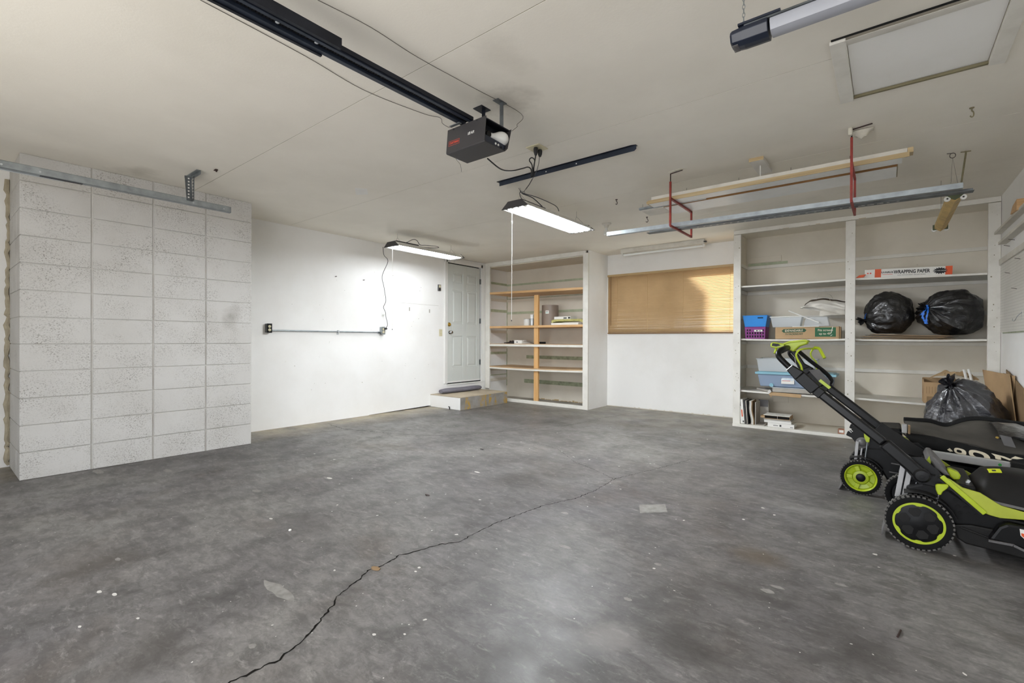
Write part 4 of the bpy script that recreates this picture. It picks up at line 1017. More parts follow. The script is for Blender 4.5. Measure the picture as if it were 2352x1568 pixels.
upright('binder', 'white binder with an orange spine stripe at the left end of the bottom shelf', -1.412, 0.046, 6.345, 0.300, math.radians(-5), 'paper', extra=[(0.28, 0.57, 0.42, 0.70, 'orange'), (0.05, 0.12, 0.55, 0.9, 'cordgrey'), (0.72, 0.9, 0.3, 0.42, 'cordgrey')])
upright('binder', 'thin dark binder standing right of the orange-striped white one', -1.362, 0.014, 6.35, 0.292, math.radians(-4), 'boxgrey')
upright('binder', 'narrow grey binder between the dark file and the wavy magazines', -1.343, 0.012, 6.35, 0.290, math.radians(-4), 'paper_grey')
upright('binder', 'slim black binder beside the narrow grey one', -1.328, 0.010, 6.355, 0.290, math.radians(-4), 'blackplastic')
mb = MB(); mb.sheet(lambda u, v: (-1.312+0.030*u+0.004*math.sin(9*v)+0.010*(v-1)*-1*0.5, 6.345, ZB+0.287*v), 3, 14)
t = thing('magazine_bundle', 'wavy grey-white bundle of magazines upright between the black file and the grey box', 'magazines', (-1.295, 6.46, ZB))
def Pw(u, v): return (-1.314+0.016*(1-v)-0.012*v+0.005*math.sin(8*v), 6.35+0.22*u, ZB+0.287*v)
for i, (w_, mt_) in enumerate(((0.0, 'paper_grey'), (0.013, 'paper'), (0.026, 'kraft_dark'))):
    mb = MB(); mb.sheet(lambda u, v: (Pw(u, v)[0]+w_+0.012, Pw(u, v)[1], Pw(u, v)[2]-0.0005), 3, 14, 0.011)
    zmn = min(p[2] for p in mb.v); mb.move((0, 0, ZB-zmn+0.0002)); part('magazine', mb, mt_, t, smooth=True)
t = thing('grey_file_box', 'grey cardboard magazine file standing right of the wavy magazines', 'file box', (-1.24, 6.5, ZB))
mb = MB().box(-1.255, -1.245, 6.36, 6.62, ZB, ZB+0.275).box(-1.245, -1.150, 6.608, 6.62, ZB, ZB+0.275).box(-1.245, -1.150, 6.36, 6.608, ZB, ZB+0.004)
part('side', mb, 'paper_grey', t)
part('flap', MB().box(-1.262, -1.155, 6.605, 6.623, ZB+0.20, ZB+0.285), 'greyplastic', t)
def book(label, x0, x1, y0, y1, z, h, mat, pages=True, prints=(), cat='book'):
    t = thing('book', label, cat, ((x0+x1)/2, (y0+y1)/2, z))
    part('cover', MB().box(x0, x1, y0, y1, z+0.0005, z+0.004).box(x0, x1, y0, y1, z+h-0.004, z+h), mat, t)
    part('spine', MB().box(x0, x1, y0, y0+0.004, z+0.004, z+h-0.004), mat, t)
    part('pages', MB().box(x0+0.004, x1-0.004, y0+0.004, y1-0.006, z+0.004, z+h-0.004), 'paper_grey' if not pages else 'paper', t)
    for (xa, xb, za, zb_) in prints: part('print', MB().box(xa, xb, y0-0.0008, y0, z+za, z+zb_), 'cordgrey', t)
    return t
book('thick white book at the bottom of the low stack on the shelving sill', -1.110, -0.835, 6.33, 6.56, ZB, 0.048, 'paper', True, [(-1.05, -1.00, .018, .024), (-0.985, -0.965, .012, .034), (-0.875, -0.845, .01, .016)])
book('white album in the middle of the low book stack', -1.150, -0.865, 6.34, 6.56, ZB+0.049, 0.028, 'paper')
book('thin grey magazine just under the open dark carton', -1.155, -0.868, 6.335, 6.56, ZB+0.078, 0.014, 'paper_grey')
t = thing('open_mailer', 'flat blue-white mailer carton with a dark open end on top of the book stack', 'box', (-1.02, 6.45, ZB+0.093))
zz = ZB+0.093
part('carton', MB().box(-1.150, -0.880, 6.345, 6.56, zz, zz+0.003).box(-1.150, -0.880, 6.35, 6.56, zz+0.036, zz+0.040).box(-0.884, -0.880, 6.35, 6.56, zz+0.003, zz+0.036).box(-1.150, -1.146, 6.35, 6.56, zz+0.003, zz+0.036), 'kraft', t)
part('inside', MB().box(-1.146, -0.884, 6.37, 6.55, zz+0.003, zz+0.034), 'black', t)
part('cover_sheet', MB().box(-1.155, -0.885, 6.342, 6.56, zz+0.040, zz+0.046), 'paper', t)
part('flap', MB().box(-1.190, -1.150, 6.35, 6.47, zz+0.006, zz+0.030), 'kraft', t)
part('string', MB().cyl((-1.01, 6.343, zz+0.001), (-1.01, 6.343, zz+0.046), 0.0015, 5), 'string', t)
t = thing('small_red_carton', 'little red-brown carton on the sill beside the middle shelving post', 'box', (-0.385, 6.42, 0.036))
part('body', MB().box(-0.415, -0.357, 6.345, 6.42, 0.036, 0.088), 'brickred', t, bevel=0.003)
part('label', MB().box(-0.405, -0.365, 6.3442, 6.345, 0.052, 0.078), 'paper', t)

# --- right bay, middle shelf: flattened cartons
rnd = random.Random(5)
for i, (x0, x1, y0, z, h, mt_, nm) in enumerate([
    (-0.235, 0.53, 6.36, 1.085, 0.008, 'kraft_dark', 'lowest brown flattened carton in the pile under the bin bags'),
    (-0.215, 0.40, 6.355, 1.0935, 0.007, 'boxgrey', 'dark grey flattened carton second from the bottom of the pile'),
    (-0.225, 0.47, 6.365, 1.101, 0.008, 'kraft', 'light brown flattened carton in the middle of the pile under the bags'),
    (-0.180, 0.56, 6.375, 1.1095, 0.007, 'boxgrey', 'black-edged flattened carton fourth up in the pile'),
    (-0.140, 0.50, 6.36, 1.117, 0.008, 'kraft', 'top brown flattened carton directly under the left bin bag')]):
    t = thing('flattened_carton', nm, 'cardboard', ((x0+x1)/2, y0+.2, z))
    tl = rnd.uniform(-0.010, -0.004)
    def Pc(u, v, x0=x0, x1=x1, y0=y0, z=z, tl=tl, i=i): return (x0+(x1-x0)*u, 6.78+(y0-6.78)*v+0.01*math.sin(5*u+i), z+0.005+(0.001+0.0062*i)*max(0, 1-((x0+(x1-x0)*u)+0.235)/0.8)**2.2)
    mb = MB(); mb.sheet(Pc, 8, 2, 0.0028); part('sheet', mb, mt_, t)
    mb = MB(); mb.sheet(lambda u, v: (Pc(u*.93+.03, v)[0], Pc(u*.93+.03, v)[1], Pc(u, v)[2]-0.0034), 8, 2, 0.0026); part('sheet', mb, 'kraft_dark', t)

# ------------------------------------------------------------------ bin bags
def binbag(name, label, c, rad, knot, seed, mat, flat=None, folds=13, neck=0.05, clampx=None, tie='blackmetal', tuft=1.0, fold_amp=0.10, lump=0.10):
    """full bag gathered to a neck along the direction 'knot' from its centre"""
    rnd = random.Random(seed); c = Vector(c); K = Vector(knot).normalized()
    A_ = K.orthogonal().normalized(); B_ = K.cross(A_)
    ph = [rnd.uniform(0, 2*PI) for _ in range(6)]
    nu, nv = 64, 88; vs = []
    def P(t, a):
        th = t*PI
        r = math.sin(th)**0.92; h = math.cos(th)
        near = max(0.0, 1-t/0.62)
        if t < 0.22: h = h + 0.12*(1-t/0.22)**2
        f = fold_amp*near**1.1*(math.sin(folds*a+ph[0]+1.4*math.sin(2*a+ph[1]))*0.6+math.sin((folds*1.9)*a+ph[2])*0.3)
        f += 0.05*fold_amp*10*near*0.3*math.sin(3*a+ph[3])
        r = r*(1+f/max(r, 0.35))
        d = K*h+(A_*math.cos(a)+B_*math.sin(a))*r
        nz = lump*noise.noise(d*1.9+Vector((seed, 0, 0)))+0.045*noise.noise(d*5+Vector((0, seed, 0)))+0.018*abs(noise.noise(d*11))
        d = d*(1+nz)
        p = Vector((d.x*rad[0], d.y*rad[1], d.z*rad[2]))+c
        if flat is not None and p.z < flat+0.012: p.z = flat+0.001+max(0, p.z-flat)*0.9 if p.z > flat else flat+0.001
        if clampx:
            p.x = min(p.x, clampx)
        return p
    mb = MB(); base = 0
    t0 = 0.035
    for i in range(nu+1):
        for j in range(nv): mb.v.append(tuple(P(t0+(1-t0)*i/nu, 2*PI*j/nv)))
    for i in range(nu):
        for j in range(nv): mb.f.append((i*nv+j, i*nv+(j+1)%nv, (i+1)*nv+(j+1)%nv, (i+1)*nv+j))
    t = thing(name, label, 'bin bag', (c.x, c.y, flat if flat is not None else c.z-rad[2]))
    part('body', mb, mat, t, smooth=True)
    tip = sum((Vector(mb.v[j]) for j in range(nv)), Vector())/nv
    # tuft beyond the tie
    mt = MB(); nn = 36
    for (h, r) in ((-0.012, 0.020), (0.0, 0.013), (0.012, 0.014), (0.035*tuft, 0.030*tuft), (0.060*tuft, 0.040*tuft)):
        for j in range(nn):
            a = 2*PI*j/nn; q = r*(1+0.45*math.sin(7*a+seed)*(h > 0.02)+0.15*math.sin(11*a)); zz_ = h+(0.012*math.sin(5*a+seed) if h > 0.05 else 0)
            mt.v.append(tuple(tip+K*zz_+A_*math.cos(a)*q+B_*math.sin(a)*q*0.6))
    for i in range(4):
        for j in range(nn): mt.f.append((i*nn+j, i*nn+(j+1)%nn, (i+1)*nn+(j+1)%nn, (i+1)*nn+j))
    part('neck', mt, mat, t, smooth=True)
    return t, tip, K
t, tip, K = binbag('bin_bag', 'smaller black bin bag on the middle right shelf with its neck at the left', (0.022, 6.60, 1.368), (0.205, 0.20, 0.235), (-1.0, -0.42, -0.28), 4, 'bag', flat=1.150, folds=9, fold_amp=0.13)
mb = MB().tube(smoothpath([tip+Vector((-0.004,-0.008,0.012)), tip+Vector((0.004,-0.02,0.055)), tip+Vector((0.012,-0.01,0.068)), tip+Vector((0.0,0.0,0.05))], 5), 0.005, 6)
part('drawstring', mb, 'blueribbon', t, 'bit of blue drawstring', smooth=True)
t, tip, K = binbag('bin_bag', 'larger glossy black bin bag with blue drawstring on the middle right shelf', (0.528, 6.62, 1.355), (0.258, 0.225, 0.235), (-0.72, -0.62, 0.22), 11, 'bag', flat=1.132, folds=15, clampx=0.752, fold_amp=0.14, lump=0.13)
def ribbon(pts, w, th=0.0015):
    pts = smoothpath(pts, 7); mb = MB(); vs = []
    for i, q in enumerate(pts):
        s_ = Vector((1, -0.3, 0)).normalized()*w/2*(0.8+0.3*math.sin(i*1.3))
        vs += [tuple(q-s_), tuple(q+s_), tuple(q+s_+Vector((0, th, 0))), tuple(q-s_+Vector((0, th, 0)))]
    n = len(pts); fs = []
    for i in range(n-1):
        for k in range(4): fs.append((4*i+k, 4*i+(k+1)%4, 4*i+4+(k+1)%4, 4*i+4+k))
    mb.add(vs, fs); return mb
for (pp, w_) in (([tip+Vector((0.004,-0.015,0.015)), tip+Vector((-0.022,-0.03,-0.03)), tip+Vector((-0.035,-0.03,-0.09)), tip+Vector((-0.018,-0.03,-0.135)), tip+Vector((-0.010,-0.03,-0.165))], 0.022),
                 ([tip+Vector((0.008,-0.015,0.010)), tip+Vector((0.004,-0.035,-0.05)), tip+Vector((-0.006,-0.035,-0.11)), tip+Vector((0.0,-0.03,-0.165))], 0.016),
                 ([tip+Vector((0.0,-0.015,0.03)), tip+Vector((-0.004,-0.02,0.0)), tip+Vector((-0.03,-0.03,-0.045)), tip+Vector((-0.048,-0.02,-0.07))], 0.020)):
    part('drawstring', ribbon(pp, w_), 'blueribbon', t, 'blue drawstring loop', smooth=True)
t, tip, K = binbag('bin_bag', 'big floor-standing black bin bag behind the far mower, leaf-sack full', (0.53, 5.52, 0.345), (0.265, 0.26, 0.37), (-0.42, -0.5, 1.0), 23, 'bag2', flat=0.0, folds=11, clampx=0.788, fold_amp=0.16, lump=0.10, tuft=1.3)

# ------------------------------------------------------------------ kraft carton, leaning cardboard and tubes at the right end
ZR = 0.437
t = thing('open_carton', 'small open brown carton on the lower right shelf behind the big bin bag', 'box', (0.42, 6.5, ZR))
part('wall', MB().box(0.300, 0.304, 6.375, 6.62, ZR+.004, ZR+0.245), 'kraft_in', t)
part('wall', MB().box(0.304, 0.56, 6.375, 6.380, ZR+.004, ZR+0.215), 'kraft', t)
part('wall', MB().box(0.304, 0.56, 6.615, 6.62, ZR+.004, ZR+0.25), 'kraft_in', t)
part('wall', MB().box(0.556, 0.560, 6.380, 6.615, ZR+.004, ZR+0.245), 'kraft_in', t)
part('base', MB().box(0.304, 0.556, 6.380, 6.615, ZR+.004, ZR+.008), 'kraft_in', t)
for i in range(5): part('print', MB().box(0.322+i*0.022, 0.325+i*0.022, 6.3742, 6.375, ZR+0.10, ZR+0.17), 'kraft_dark', t)
part('print', MB().box(0.325, 0.375, 6.3742, 6.375, ZR+0.010, ZR+0.070), 'kraft_dark', t)
part('sticker', MB().prism([(0.455, ZR+.20), (0.462, ZR+.20), (0.490, ZR+.11), (0.475, ZR+.105)], 6.373, 6.3745, 'Y'), 'tealglow', t)
def crump(x0, x1, y0, y1, z0, z1, seed, n=16):
    def P(u, v):
        p = Vector((u*4, v*4, seed)); q = noise.noise(p); q2 = noise.noise(p*2.3+Vector((5, 0, 0)))
        return (x0+(x1-x0)*u+0.02*q2, y0+(y1-y0)*v+0.03*q, z0+(z1-z0)*(math.sin(PI*min(1, max(0, u)))**0.7)*(0.75+0.7*q)+0.02*q2)
    return MB().sheet(P, n, n, 0.001)
solo('kraft_paper_wad', crump(0.36, 0.70, 6.36, 6.58, ZR+0.256, ZR+0.335, 3.3), 'paperbag', 'crumpled brown packing paper spilling from the open carton', 'paper')
t = thing('leaning_carton', 'flattened brown cartons leaning against the right wall beside the big bin bag', 'cardboard', (0.79, 5.55, 0))
def lean(p0, p1, p2, p3, th, mt_, name='sheet'):
    a = [Vector(p) for p in (p0, p1, p2, p3)]; n_ = (a[1]-a[0]).cross(a[3]-a[0]).normalized()*th
    return MB().add([tuple(p) for p in a]+[tuple(p+n_) for p in a], [(0,1,2,3), (7,6,5,4), (0,4,5,1), (1,5,6,2), (2,6,7,3), (3,7,4,0)])
part('sheet', lean((0.815,5.72,0.002), (0.815,6.25,0.002), (0.715,6.27,0.80), (0.825,5.60,0.785), 0.006, 'kraft'), 'kraft', t)
part('sheet', lean((0.820,5.02,0.002), (0.820,5.70,0.002), (0.826,5.95,0.82), (0.836,5.35,0.70), 0.006, 'kraft_dark'), 'kraft_dark', t)
part('sheet', lean((0.797,5.05,0.002), (0.797,5.25,0.002), (0.800,5.90,0.79), (0.802,5.65,0.795), 0.006, 'kraft_in'), 'kraft_in', t)
solo('white_tube', MB().tube([(0.66,6.30,0.445),(0.590,6.295,0.795)], 0.011, 10), 'whiteplastic', 'left one of two thin white tubes standing behind the big bin bag', 'tube', 'white tubes', smooth=True)
solo('white_tube', MB().tube([(0.70,6.30,0.445),(0.622,6.295,0.800)], 0.011, 10), 'whiteplastic', 'right one of two thin white tubes standing behind the big bin bag', 'tube', 'white tubes', smooth=True)
# ------------------------------------------------------------------ ceiling fixtures
def shop_light(label, glow, x0, x1, y0, y1, z, hang_y, hx, cord_loops, pull_xy, pull_z):
    t = thing('shop_light', label, 'light', ((x0+x1)/2, (y0+y1)/2, z), None)
    s_, hh, th = 0.075, 0.058, 0.0015
    mb = MB()
    prof = [(x0, z), (x0+0.012, z+0.002), (x0+s_*0.75, z+hh*0.72), (x0+s_, z+hh), (x1-s_, z+hh), (x1-s_*0.75, z+hh*0.72), (x1-0.012, z+0.002), (x1, z)]
    inner = [(x1-0.002, z-0.001), (x1-0.014, z), (x1-s_*0.75-0.002, z+hh*0.72-0.003), (x1-s_-0.002, z+hh-0.003), (x0+s_+0.002, z+hh-0.003), (x0+s_*0.75+0.002, z+hh*0.72-0.003), (x0+0.014, z), (x0+0.002, z-0.001)]
    mb.prism(prof+inner, y0+0.01, y1-0.01, 'Y')
    part('housing', mb, 'whitemetal', t, 'white enamelled reflector hood')
    cap = [(x0-.002, z-.003), (x0+s_*0.75-.002, z+hh*0.72+.002), (x0+s_-.002, z+hh+.003), (x1-s_+.002, z+hh+.003), (x1-s_*0.75+.002, z+hh*0.72+.002), (x1+.002, z-.003)]
    for (a, b) in ((y0-0.004, y0+0.008), (y1-0.008, y1+0.004)):
        part('end_cap', MB().prism(cap, a, b, 'Y'), 'boxgrey', t, 'dark grey moulded end', bevel=0.002)
    part('ballast_cover', MB().box((x0+x1)/2-0.045, (x0+x1)/2+0.045, y0+0.05, y0+0.42, z+hh, z+hh+0.022), 'boxgrey', t, bevel=0.003)
    w = x1-x0
    for i in range(4):
        x = x0+w*(0.17+0.22*i)
        tb = part('tube', MB().cyl((x, y0+0.045, z+0.018), (x, y1-0.045, z+0.018), 0.0125, 12), glow, t, 'glowing white tube')
        for y in (y0+0.012, y1-0.045):
            part('lamp_holder', MB().box(x-0.012, x+0.012, y, y+0.032, z-0.004, z+0.038), 'whiteplastic', t)
    for y in hang_y:
        mb = MB()
        mb.tube([(hx, y, H), (hx, y, H-0.055)], 0.0012, 5)
        mb.tube([(hx, y, H-0.055), (x0+s_+0.01, y, z+hh)], 0.001, 5).tube([(hx, y, H-0.055), (x1-s_-0.01, y, z+hh)], 0.001, 5)
        part('hanger', mb, 'wire', t)
    for cpts, r in cord_loops:
        part('cord', MB().tube(smoothpath(cpts, 6), r, 6), 'cordgrey', t, smooth=True)
    px_, py_ = pull_xy
    part('pull_cord', MB().tube([(px_, py_, z+0.01), (px_, py_, pull_z)], 0.0026, 6), 'string', t, 'white pull cord')
    part('cord_end', MB().lathe([(0.003, 0), (0.005, 0.006), (0.003, 0.014)], (px_, py_, pull_z-0.012), 'Z', 8), 'cordgrey', t)
    if pull_z > 1.23: part('cord_knot', MB().lathe([(0.003, 0), (0.006, 0.006), (0.006, 0.022), (0.003, 0.028)], (px_, py_, 2.115), 'Z', 8), 'string', t)
    return t
shop_light('hanging four-tube shop light in the room centre, glowing, below the angle iron', 'tube_on', -2.72, -2.425, 3.255, 4.445, 2.235, (3.37, 4.36), -2.60,
    [([(-2.58,3.42,2.30),(-2.60,3.38,2.36),(-2.60,3.37,2.40),(-2.56,3.40,2.385),(-2.50,3.47,2.365),(-2.46,3.60,2.345),(-2.44,3.72,2.325),(-2.46,3.80,2.30)], 0.0035),
     ([(-2.60,3.37,2.42),(-2.585,3.39,2.39),(-2.53,3.47,2.36),(-2.50,3.58,2.30)], 0.0045)], (-2.66, 3.33), 1.245)
shop_light('hanging four-tube shop light near the white left wall, glowing', 'tube_on_dim', -5.105, -4.81, 3.73, 4.92, 2.255, (3.84, 4.80), -4.97,
    [([(-4.98,3.86,2.315),(-4.93,3.95,2.335),(-4.88,4.02,2.38),(-4.87,4.08,2.375),(-4.90,4.16,2.335),(-4.90,4.26,2.345),(-4.86,4.40,2.35),(-4.84,4.44,2.335),(-4.87,4.34,2.318),(-4.92,4.2,2.315)], 0.004)], (-5.02, 3.80), 1.20)

# cord from the left light down to the wall outlet
cordpts = [(-5.112,3.72,2.262),(-5.20,3.80,2.18)]+[(-5.45, 4.049, 2.155), (-5.5, 3.992, 1.952), (-5.56, 4.066, 1.799), (-5.58, 4.111, 1.618), (-5.6, 4.088, 1.525), (-5.61, 4.126, 1.459), (-5.61, 4.134, 1.397), (-5.6, 4.149, 1.322), (-5.59, 4.149, 1.266), (-5.585, 4.116, 1.228)]
t = thing('power_cord', 'black cord hanging from the left shop light to the wall outlet', 'cord', (-5.4, 4.0, 1.2))
part('cable', MB().tube(smoothpath(cordpts, 6), 0.0038, 7), 'cordblack', t, smooth=True)
c = (-5.6, 4.112, 1.215)
part('plug', MB().cyl((-5.605, c[1], c[2]), (-5.57, c[1]+0.01, c[2]+0.004), 0.013, 10), 'cordblack', t)
t = thing('cord_clip', 'white adhesive cord hook on the wall above the right conduit box', 'hook', (XL, 4.12, 1.40))
part('plate', MB().box(XL, XL+0.006, 4.10, 4.15, 1.395, 1.455), 'whiteplastic', t, bevel=0.002)
part('hook', MB().tube(smoothpath([(XL+0.004,4.115,1.42),(XL+0.05,4.115,1.415),(XL+0.06,4.115,1.43)], 4), 0.006, 6), 'whiteplastic', t)

# outlet boxes joined by conduit
t = thing('conduit_outlet', 'surface conduit with two metal outlet boxes along the white left wall', 'conduit', (XL, 3.3, 1.15))
def obox(y, z, mat, rec):
    b = part('outlet_box', MB().box(XL, XL+0.052, y-0.028, y+0.028, z-0.052, z+0.052), mat, t, bevel=0.003)
    part('cover_plate', MB().box(XL+0.052, XL+0.055, y-0.030, y+0.030, z-0.054, z+0.054), 'black' if rec else 'galv', b, bevel=0.001)
    for dz in (-0.020, 0.020):
        part('socket', MB().lathe([(0.016, 0), (0.016, 0.006), (0.0145, 0.0065)], (XL+0.055, y, z+dz), 'X', 16).box(XL+0.0615, XL+0.062, y-0.007, y-0.005, z+dz-0.004, z+dz+0.005).box(XL+0.0615, XL+0.062, y+0.005, y+0.007, z+dz-0.004, z+dz+0.005), 'cream', b)
obox(2.515, 1.190, 'galv_dark', True); obox(4.10, 1.190, 'galv', False)
part('pipe', MB().cyl((XL+0.022, 2.543, 1.165), (XL+0.022, 4.072, 1.165), 0.0095, 12), 'galv', t, smooth=True)
part('pipe_strap', MB().box(XL, XL+0.034, 3.405, 3.425, 1.150, 1.182).box(XL, XL+0.004, 3.40, 3.43, 1.125, 1.155), 'galv_lt', t, bevel=0.002)
part('pipe_elbow', MB().tube(smoothpath([(XL+0.022,4.03,1.165),(XL+0.022,4.07,1.158),(XL+0.026,4.085,1.135)], 4), 0.012, 10), 'galv_dark', t, smooth=True)

# ------------------------------------------------------------------ garage door opener and its rail
t = thing('door_opener', 'charcoal garage door opener unit hanging from the ceiling', 'door opener', (-1.84, 2.0, 2.13))
xA, xB = -1.985, -1.690
prof = [(1.888, 2.270), (1.878, 2.160), (1.892, 2.128), (2.050, 2.128), (2.074, 2.150), (2.108, 2.270)]
w = 0.004
sh = MB().prism([(1.888,2.270),(1.876,2.134),(1.880,2.128),(2.050,2.128),(2.074,2.150),(2.108,2.270),(2.104,2.270),(2.070,2.152),(2.048,2.132),(1.882,2.132),(1.880,2.136),(1.892,2.270)], xA, xB, 'X')
part('cover', sh, 'boxgrey', t, 'charcoal steel wrap cover')
part('top_plate', MB().box(xA+0.01, xB-0.01, 1.894, 2.100, 2.262, 2.268), 'darksteel', t)
part('chassis', MB().prism([(1.89,2.262),(1.884,2.162),(1.896,2.134),(2.046,2.134),(2.068,2.154),(2.098,2.262)], xA+0.055, xB-0.060, 'X'), 'darksteel', t)
part('lower_fascia', MB().prism([(1.892,2.178),(1.884,2.160),(1.896,2.134),(2.046,2.134),(2.068,2.154),(2.072,2.172)], xB-0.060, xB-0.016, 'X'), 'navy', t, 'navy control fascia')
for y in (1.985, 2.008): part('button', MB().lathe([(0.006, 0), (0.006, 0.004)], (xB-0.016, y, 2.154), 'X', 10), 'whiteplastic', t)
part('button', MB().lathe([(0.005, 0), (0.005, 0.004)], (xB-0.016, 2.035, 2.150), 'X', 10), 'ink', t)
part('socket', MB().lathe([(0.020, 0), (0.020, 0.022), (0.016, 0.026)], (xB-0.060, 1.955, 2.205), 'X', 16), 'blackplastic', t)
def bulbmesh(base, d):
    d = Vector(d).normalized(); a_ = d.orthogonal().normalized(); b_ = d.cross(a_); mb = MB(); n = 24
    prof = [(0.012, 0), (0.013, 0.012), (0.014, 0.026), (0.020, 0.040), (0.027, 0.054), (0.031, 0.068), (0.031, 0.080), (0.027, 0.092), (0.018, 0.101), (0.006, 0.106)]
    for r, h_ in prof:
        for j in range(n): mb.v.append(tuple(Vector(base)+d*h_+(a_*math.cos(2*PI*j/n)+b_*math.sin(2*PI*j/n))*r))
    for i in range(len(prof)-1):
        for j in range(n): mb.f.append((i*n+j, i*n+(j+1)%n, (i+1)*n+(j+1)%n, (i+1)*n+j))
    mb.f.append(tuple((len(prof)-1)*n+j for j in range(n))); return mb
mb = bulbmesh((xB-0.055, 1.965, 2.205), (0.25, 1.0, 0.03)); c0 = Vector((xB-0.055, 1.965, 2.205)); mb.v = [tuple(c0+(Vector(p)-c0)*1.28) for p in mb.v]
part('bulb', mb, 'bulb', t, 'white frosted bulb', smooth=True)
mb = bulbmesh((xA+0.035, 1.98, 2.225), (-0.55, 0.1, -0.80)); part('bulb', mb, 'bulb', t, 'white frosted bulb', smooth=True)
e = 1.0
for y in (1.905, 1.930):
    part('warning_symbol', MB().tube([(xB-0.0595, y+0.013*math.cos(a), 2.222+0.018*math.sin(a)) for a in [2*PI*k/16 for k in range(16)]], 0.0012, 4, closed=True), 'whiteplastic', t)
part('warning_symbol', MB().tube([(xB-0.0592,1.897,2.236),(xB-0.0592,1.912,2.208)], 0.0014, 4), 'whiteplastic', t)
nx, up_ = (1, 0, 0), (0, 0.09, 1)
def onf(x, z): return (x, 1.8878-(2.270-z)*0.0909-0.0006, z)
text_mesh('CRAFTSMAN', 0.0172, 'redink', t, onf(-1.925, 2.183), nx, up_, sx=0.74, bold=0.0003, extrude=0.0003, shear=0.15)
mb = MB()
for (a, b, c_, d_) in ((-1.968,-1.882,2.169,2.1705), (-1.968,-1.882,2.195,2.1965), (-1.968,-1.9665,2.169,2.1965), (-1.8835,-1.882,2.169,2.1965)):
    p = [onf(a, c_), onf(b, c_), onf(b, d_), onf(a, d_)]; mb.add(p, [(0,1,2,3)])
part('logo_frame', mb, 'redink', t)
text_mesh('1/2 H.P.', 0.0205, 'whiteplastic', t, onf(-1.795, 2.203), nx, up_, sx=0.78, bold=0.0005, extrude=0.0003, shear=0.2)
for x in (-1.935, -1.755): part('screw', MB().cyl((x, 1.8885, 2.262), (x, 1.884, 2.262), 0.004, 8), 'ink', t)
part('mount_strap', MB().box(-1.76, -1.735, 2.085, 2.089, 2.26, H).box(-1.775, -1.735, 2.04, 2.12, H-0.004, H), 'galv_dark', t)
part('mount_strap', MB().box(-1.90, -1.875, 2.085, 2.089, 2.26, H).box(-1.93, -1.86, 2.04, 2.12, H-0.004, H), 'darksteel', t)
part('mount_strap', MB().bar((-1.95,1.875,2.277), (-1.87,1.875,2.277), 0.02, 0.003), 'galv', t)
part('aerial_wire', MB().tube(smoothpath([(-1.945,1.90,2.14),(-1.935,1.905,2.10),(-1.91,1.915,2.065),(-1.90,1.915,2.02)], 5), 0.0011, 5), 'wire', t)
t = thing('opener_rail', 'long dark steel opener rail with chain running along the ceiling', 'rail', (-1.86, 0.3, 2.30))
part('rail', MB().box(-1.905, -1.880, -1.2, 1.93, 2.286, 2.322).box(-1.880, -1.850, -1.2, 1.93, 2.318, 2.322).box(-1.850, -1.832, -1.2, 1.93, 2.290, 2.322), 'darksteel_lit', t, bevel=0.001)
part('rail_flange', MB().box(-1.832, -1.822, -1.2, 1.93, 2.296, 2.316), 'darksteel', t)
part('splice_sleeve', MB().box(-1.918, -1.904, 0.20, 1.07, 2.280, 2.328).box(-1.816, -1.800, 0.36, 1.10, 2.286, 2.330), 'darksteel', t, 'black splice sleeve')
mb = MB(); y = 0.3
while y < 1.92:
    mb.box(-1.872, -1.858, y, y+0.0085, 2.296, 2.305); y += 0.0127
part('chain', mb, 'chainm', t, kind='stuff')
mb = MB(); y = 0.3
part('chain_link_bar', MB().box(-1.866, -1.864, 0.3, 1.92, 2.299, 2.302), 'chainm', t)
for y in (0.86, 1.02): part('bolt', MB().lathe([(0.008, 0), (0.008, -0.006), (0.004, -0.008)], (-1.86, y, 2.30), 'Z', 10), 'galv_lt', t)

# bell wires tacked to the ceiling
solo('bell_wire', MB().tube(smoothpath([(-2.183, 0.701, 2.436),(-2.212, 1.154, 2.436),(-2.258, 1.515, 2.436),(-2.209, 1.889, 2.436),(-2.161, 1.987, 2.432),(-2.152, 2.001, 2.4),(-2.065, 1.969, 2.34),(-1.935,1.872,2.268)], 6), 0.0016, 5), 'wire', 'thin bell wire on the left side of the opener rail', 'wire')
solo('bell_wire', MB().tube(smoothpath([(-1.808, 0.997, 2.436),(-1.782, 1.226, 2.436),(-1.79, 1.503, 2.436),(-1.766, 1.879, 2.436),(-1.74, 2.263, 2.436),(-1.80,2.30,2.40),(-1.72,2.20,2.33),(-1.70,2.125,2.272)], 6), 0.0014, 5), 'wire', 'thin bell wire on the right side of the opener rail', 'wire')

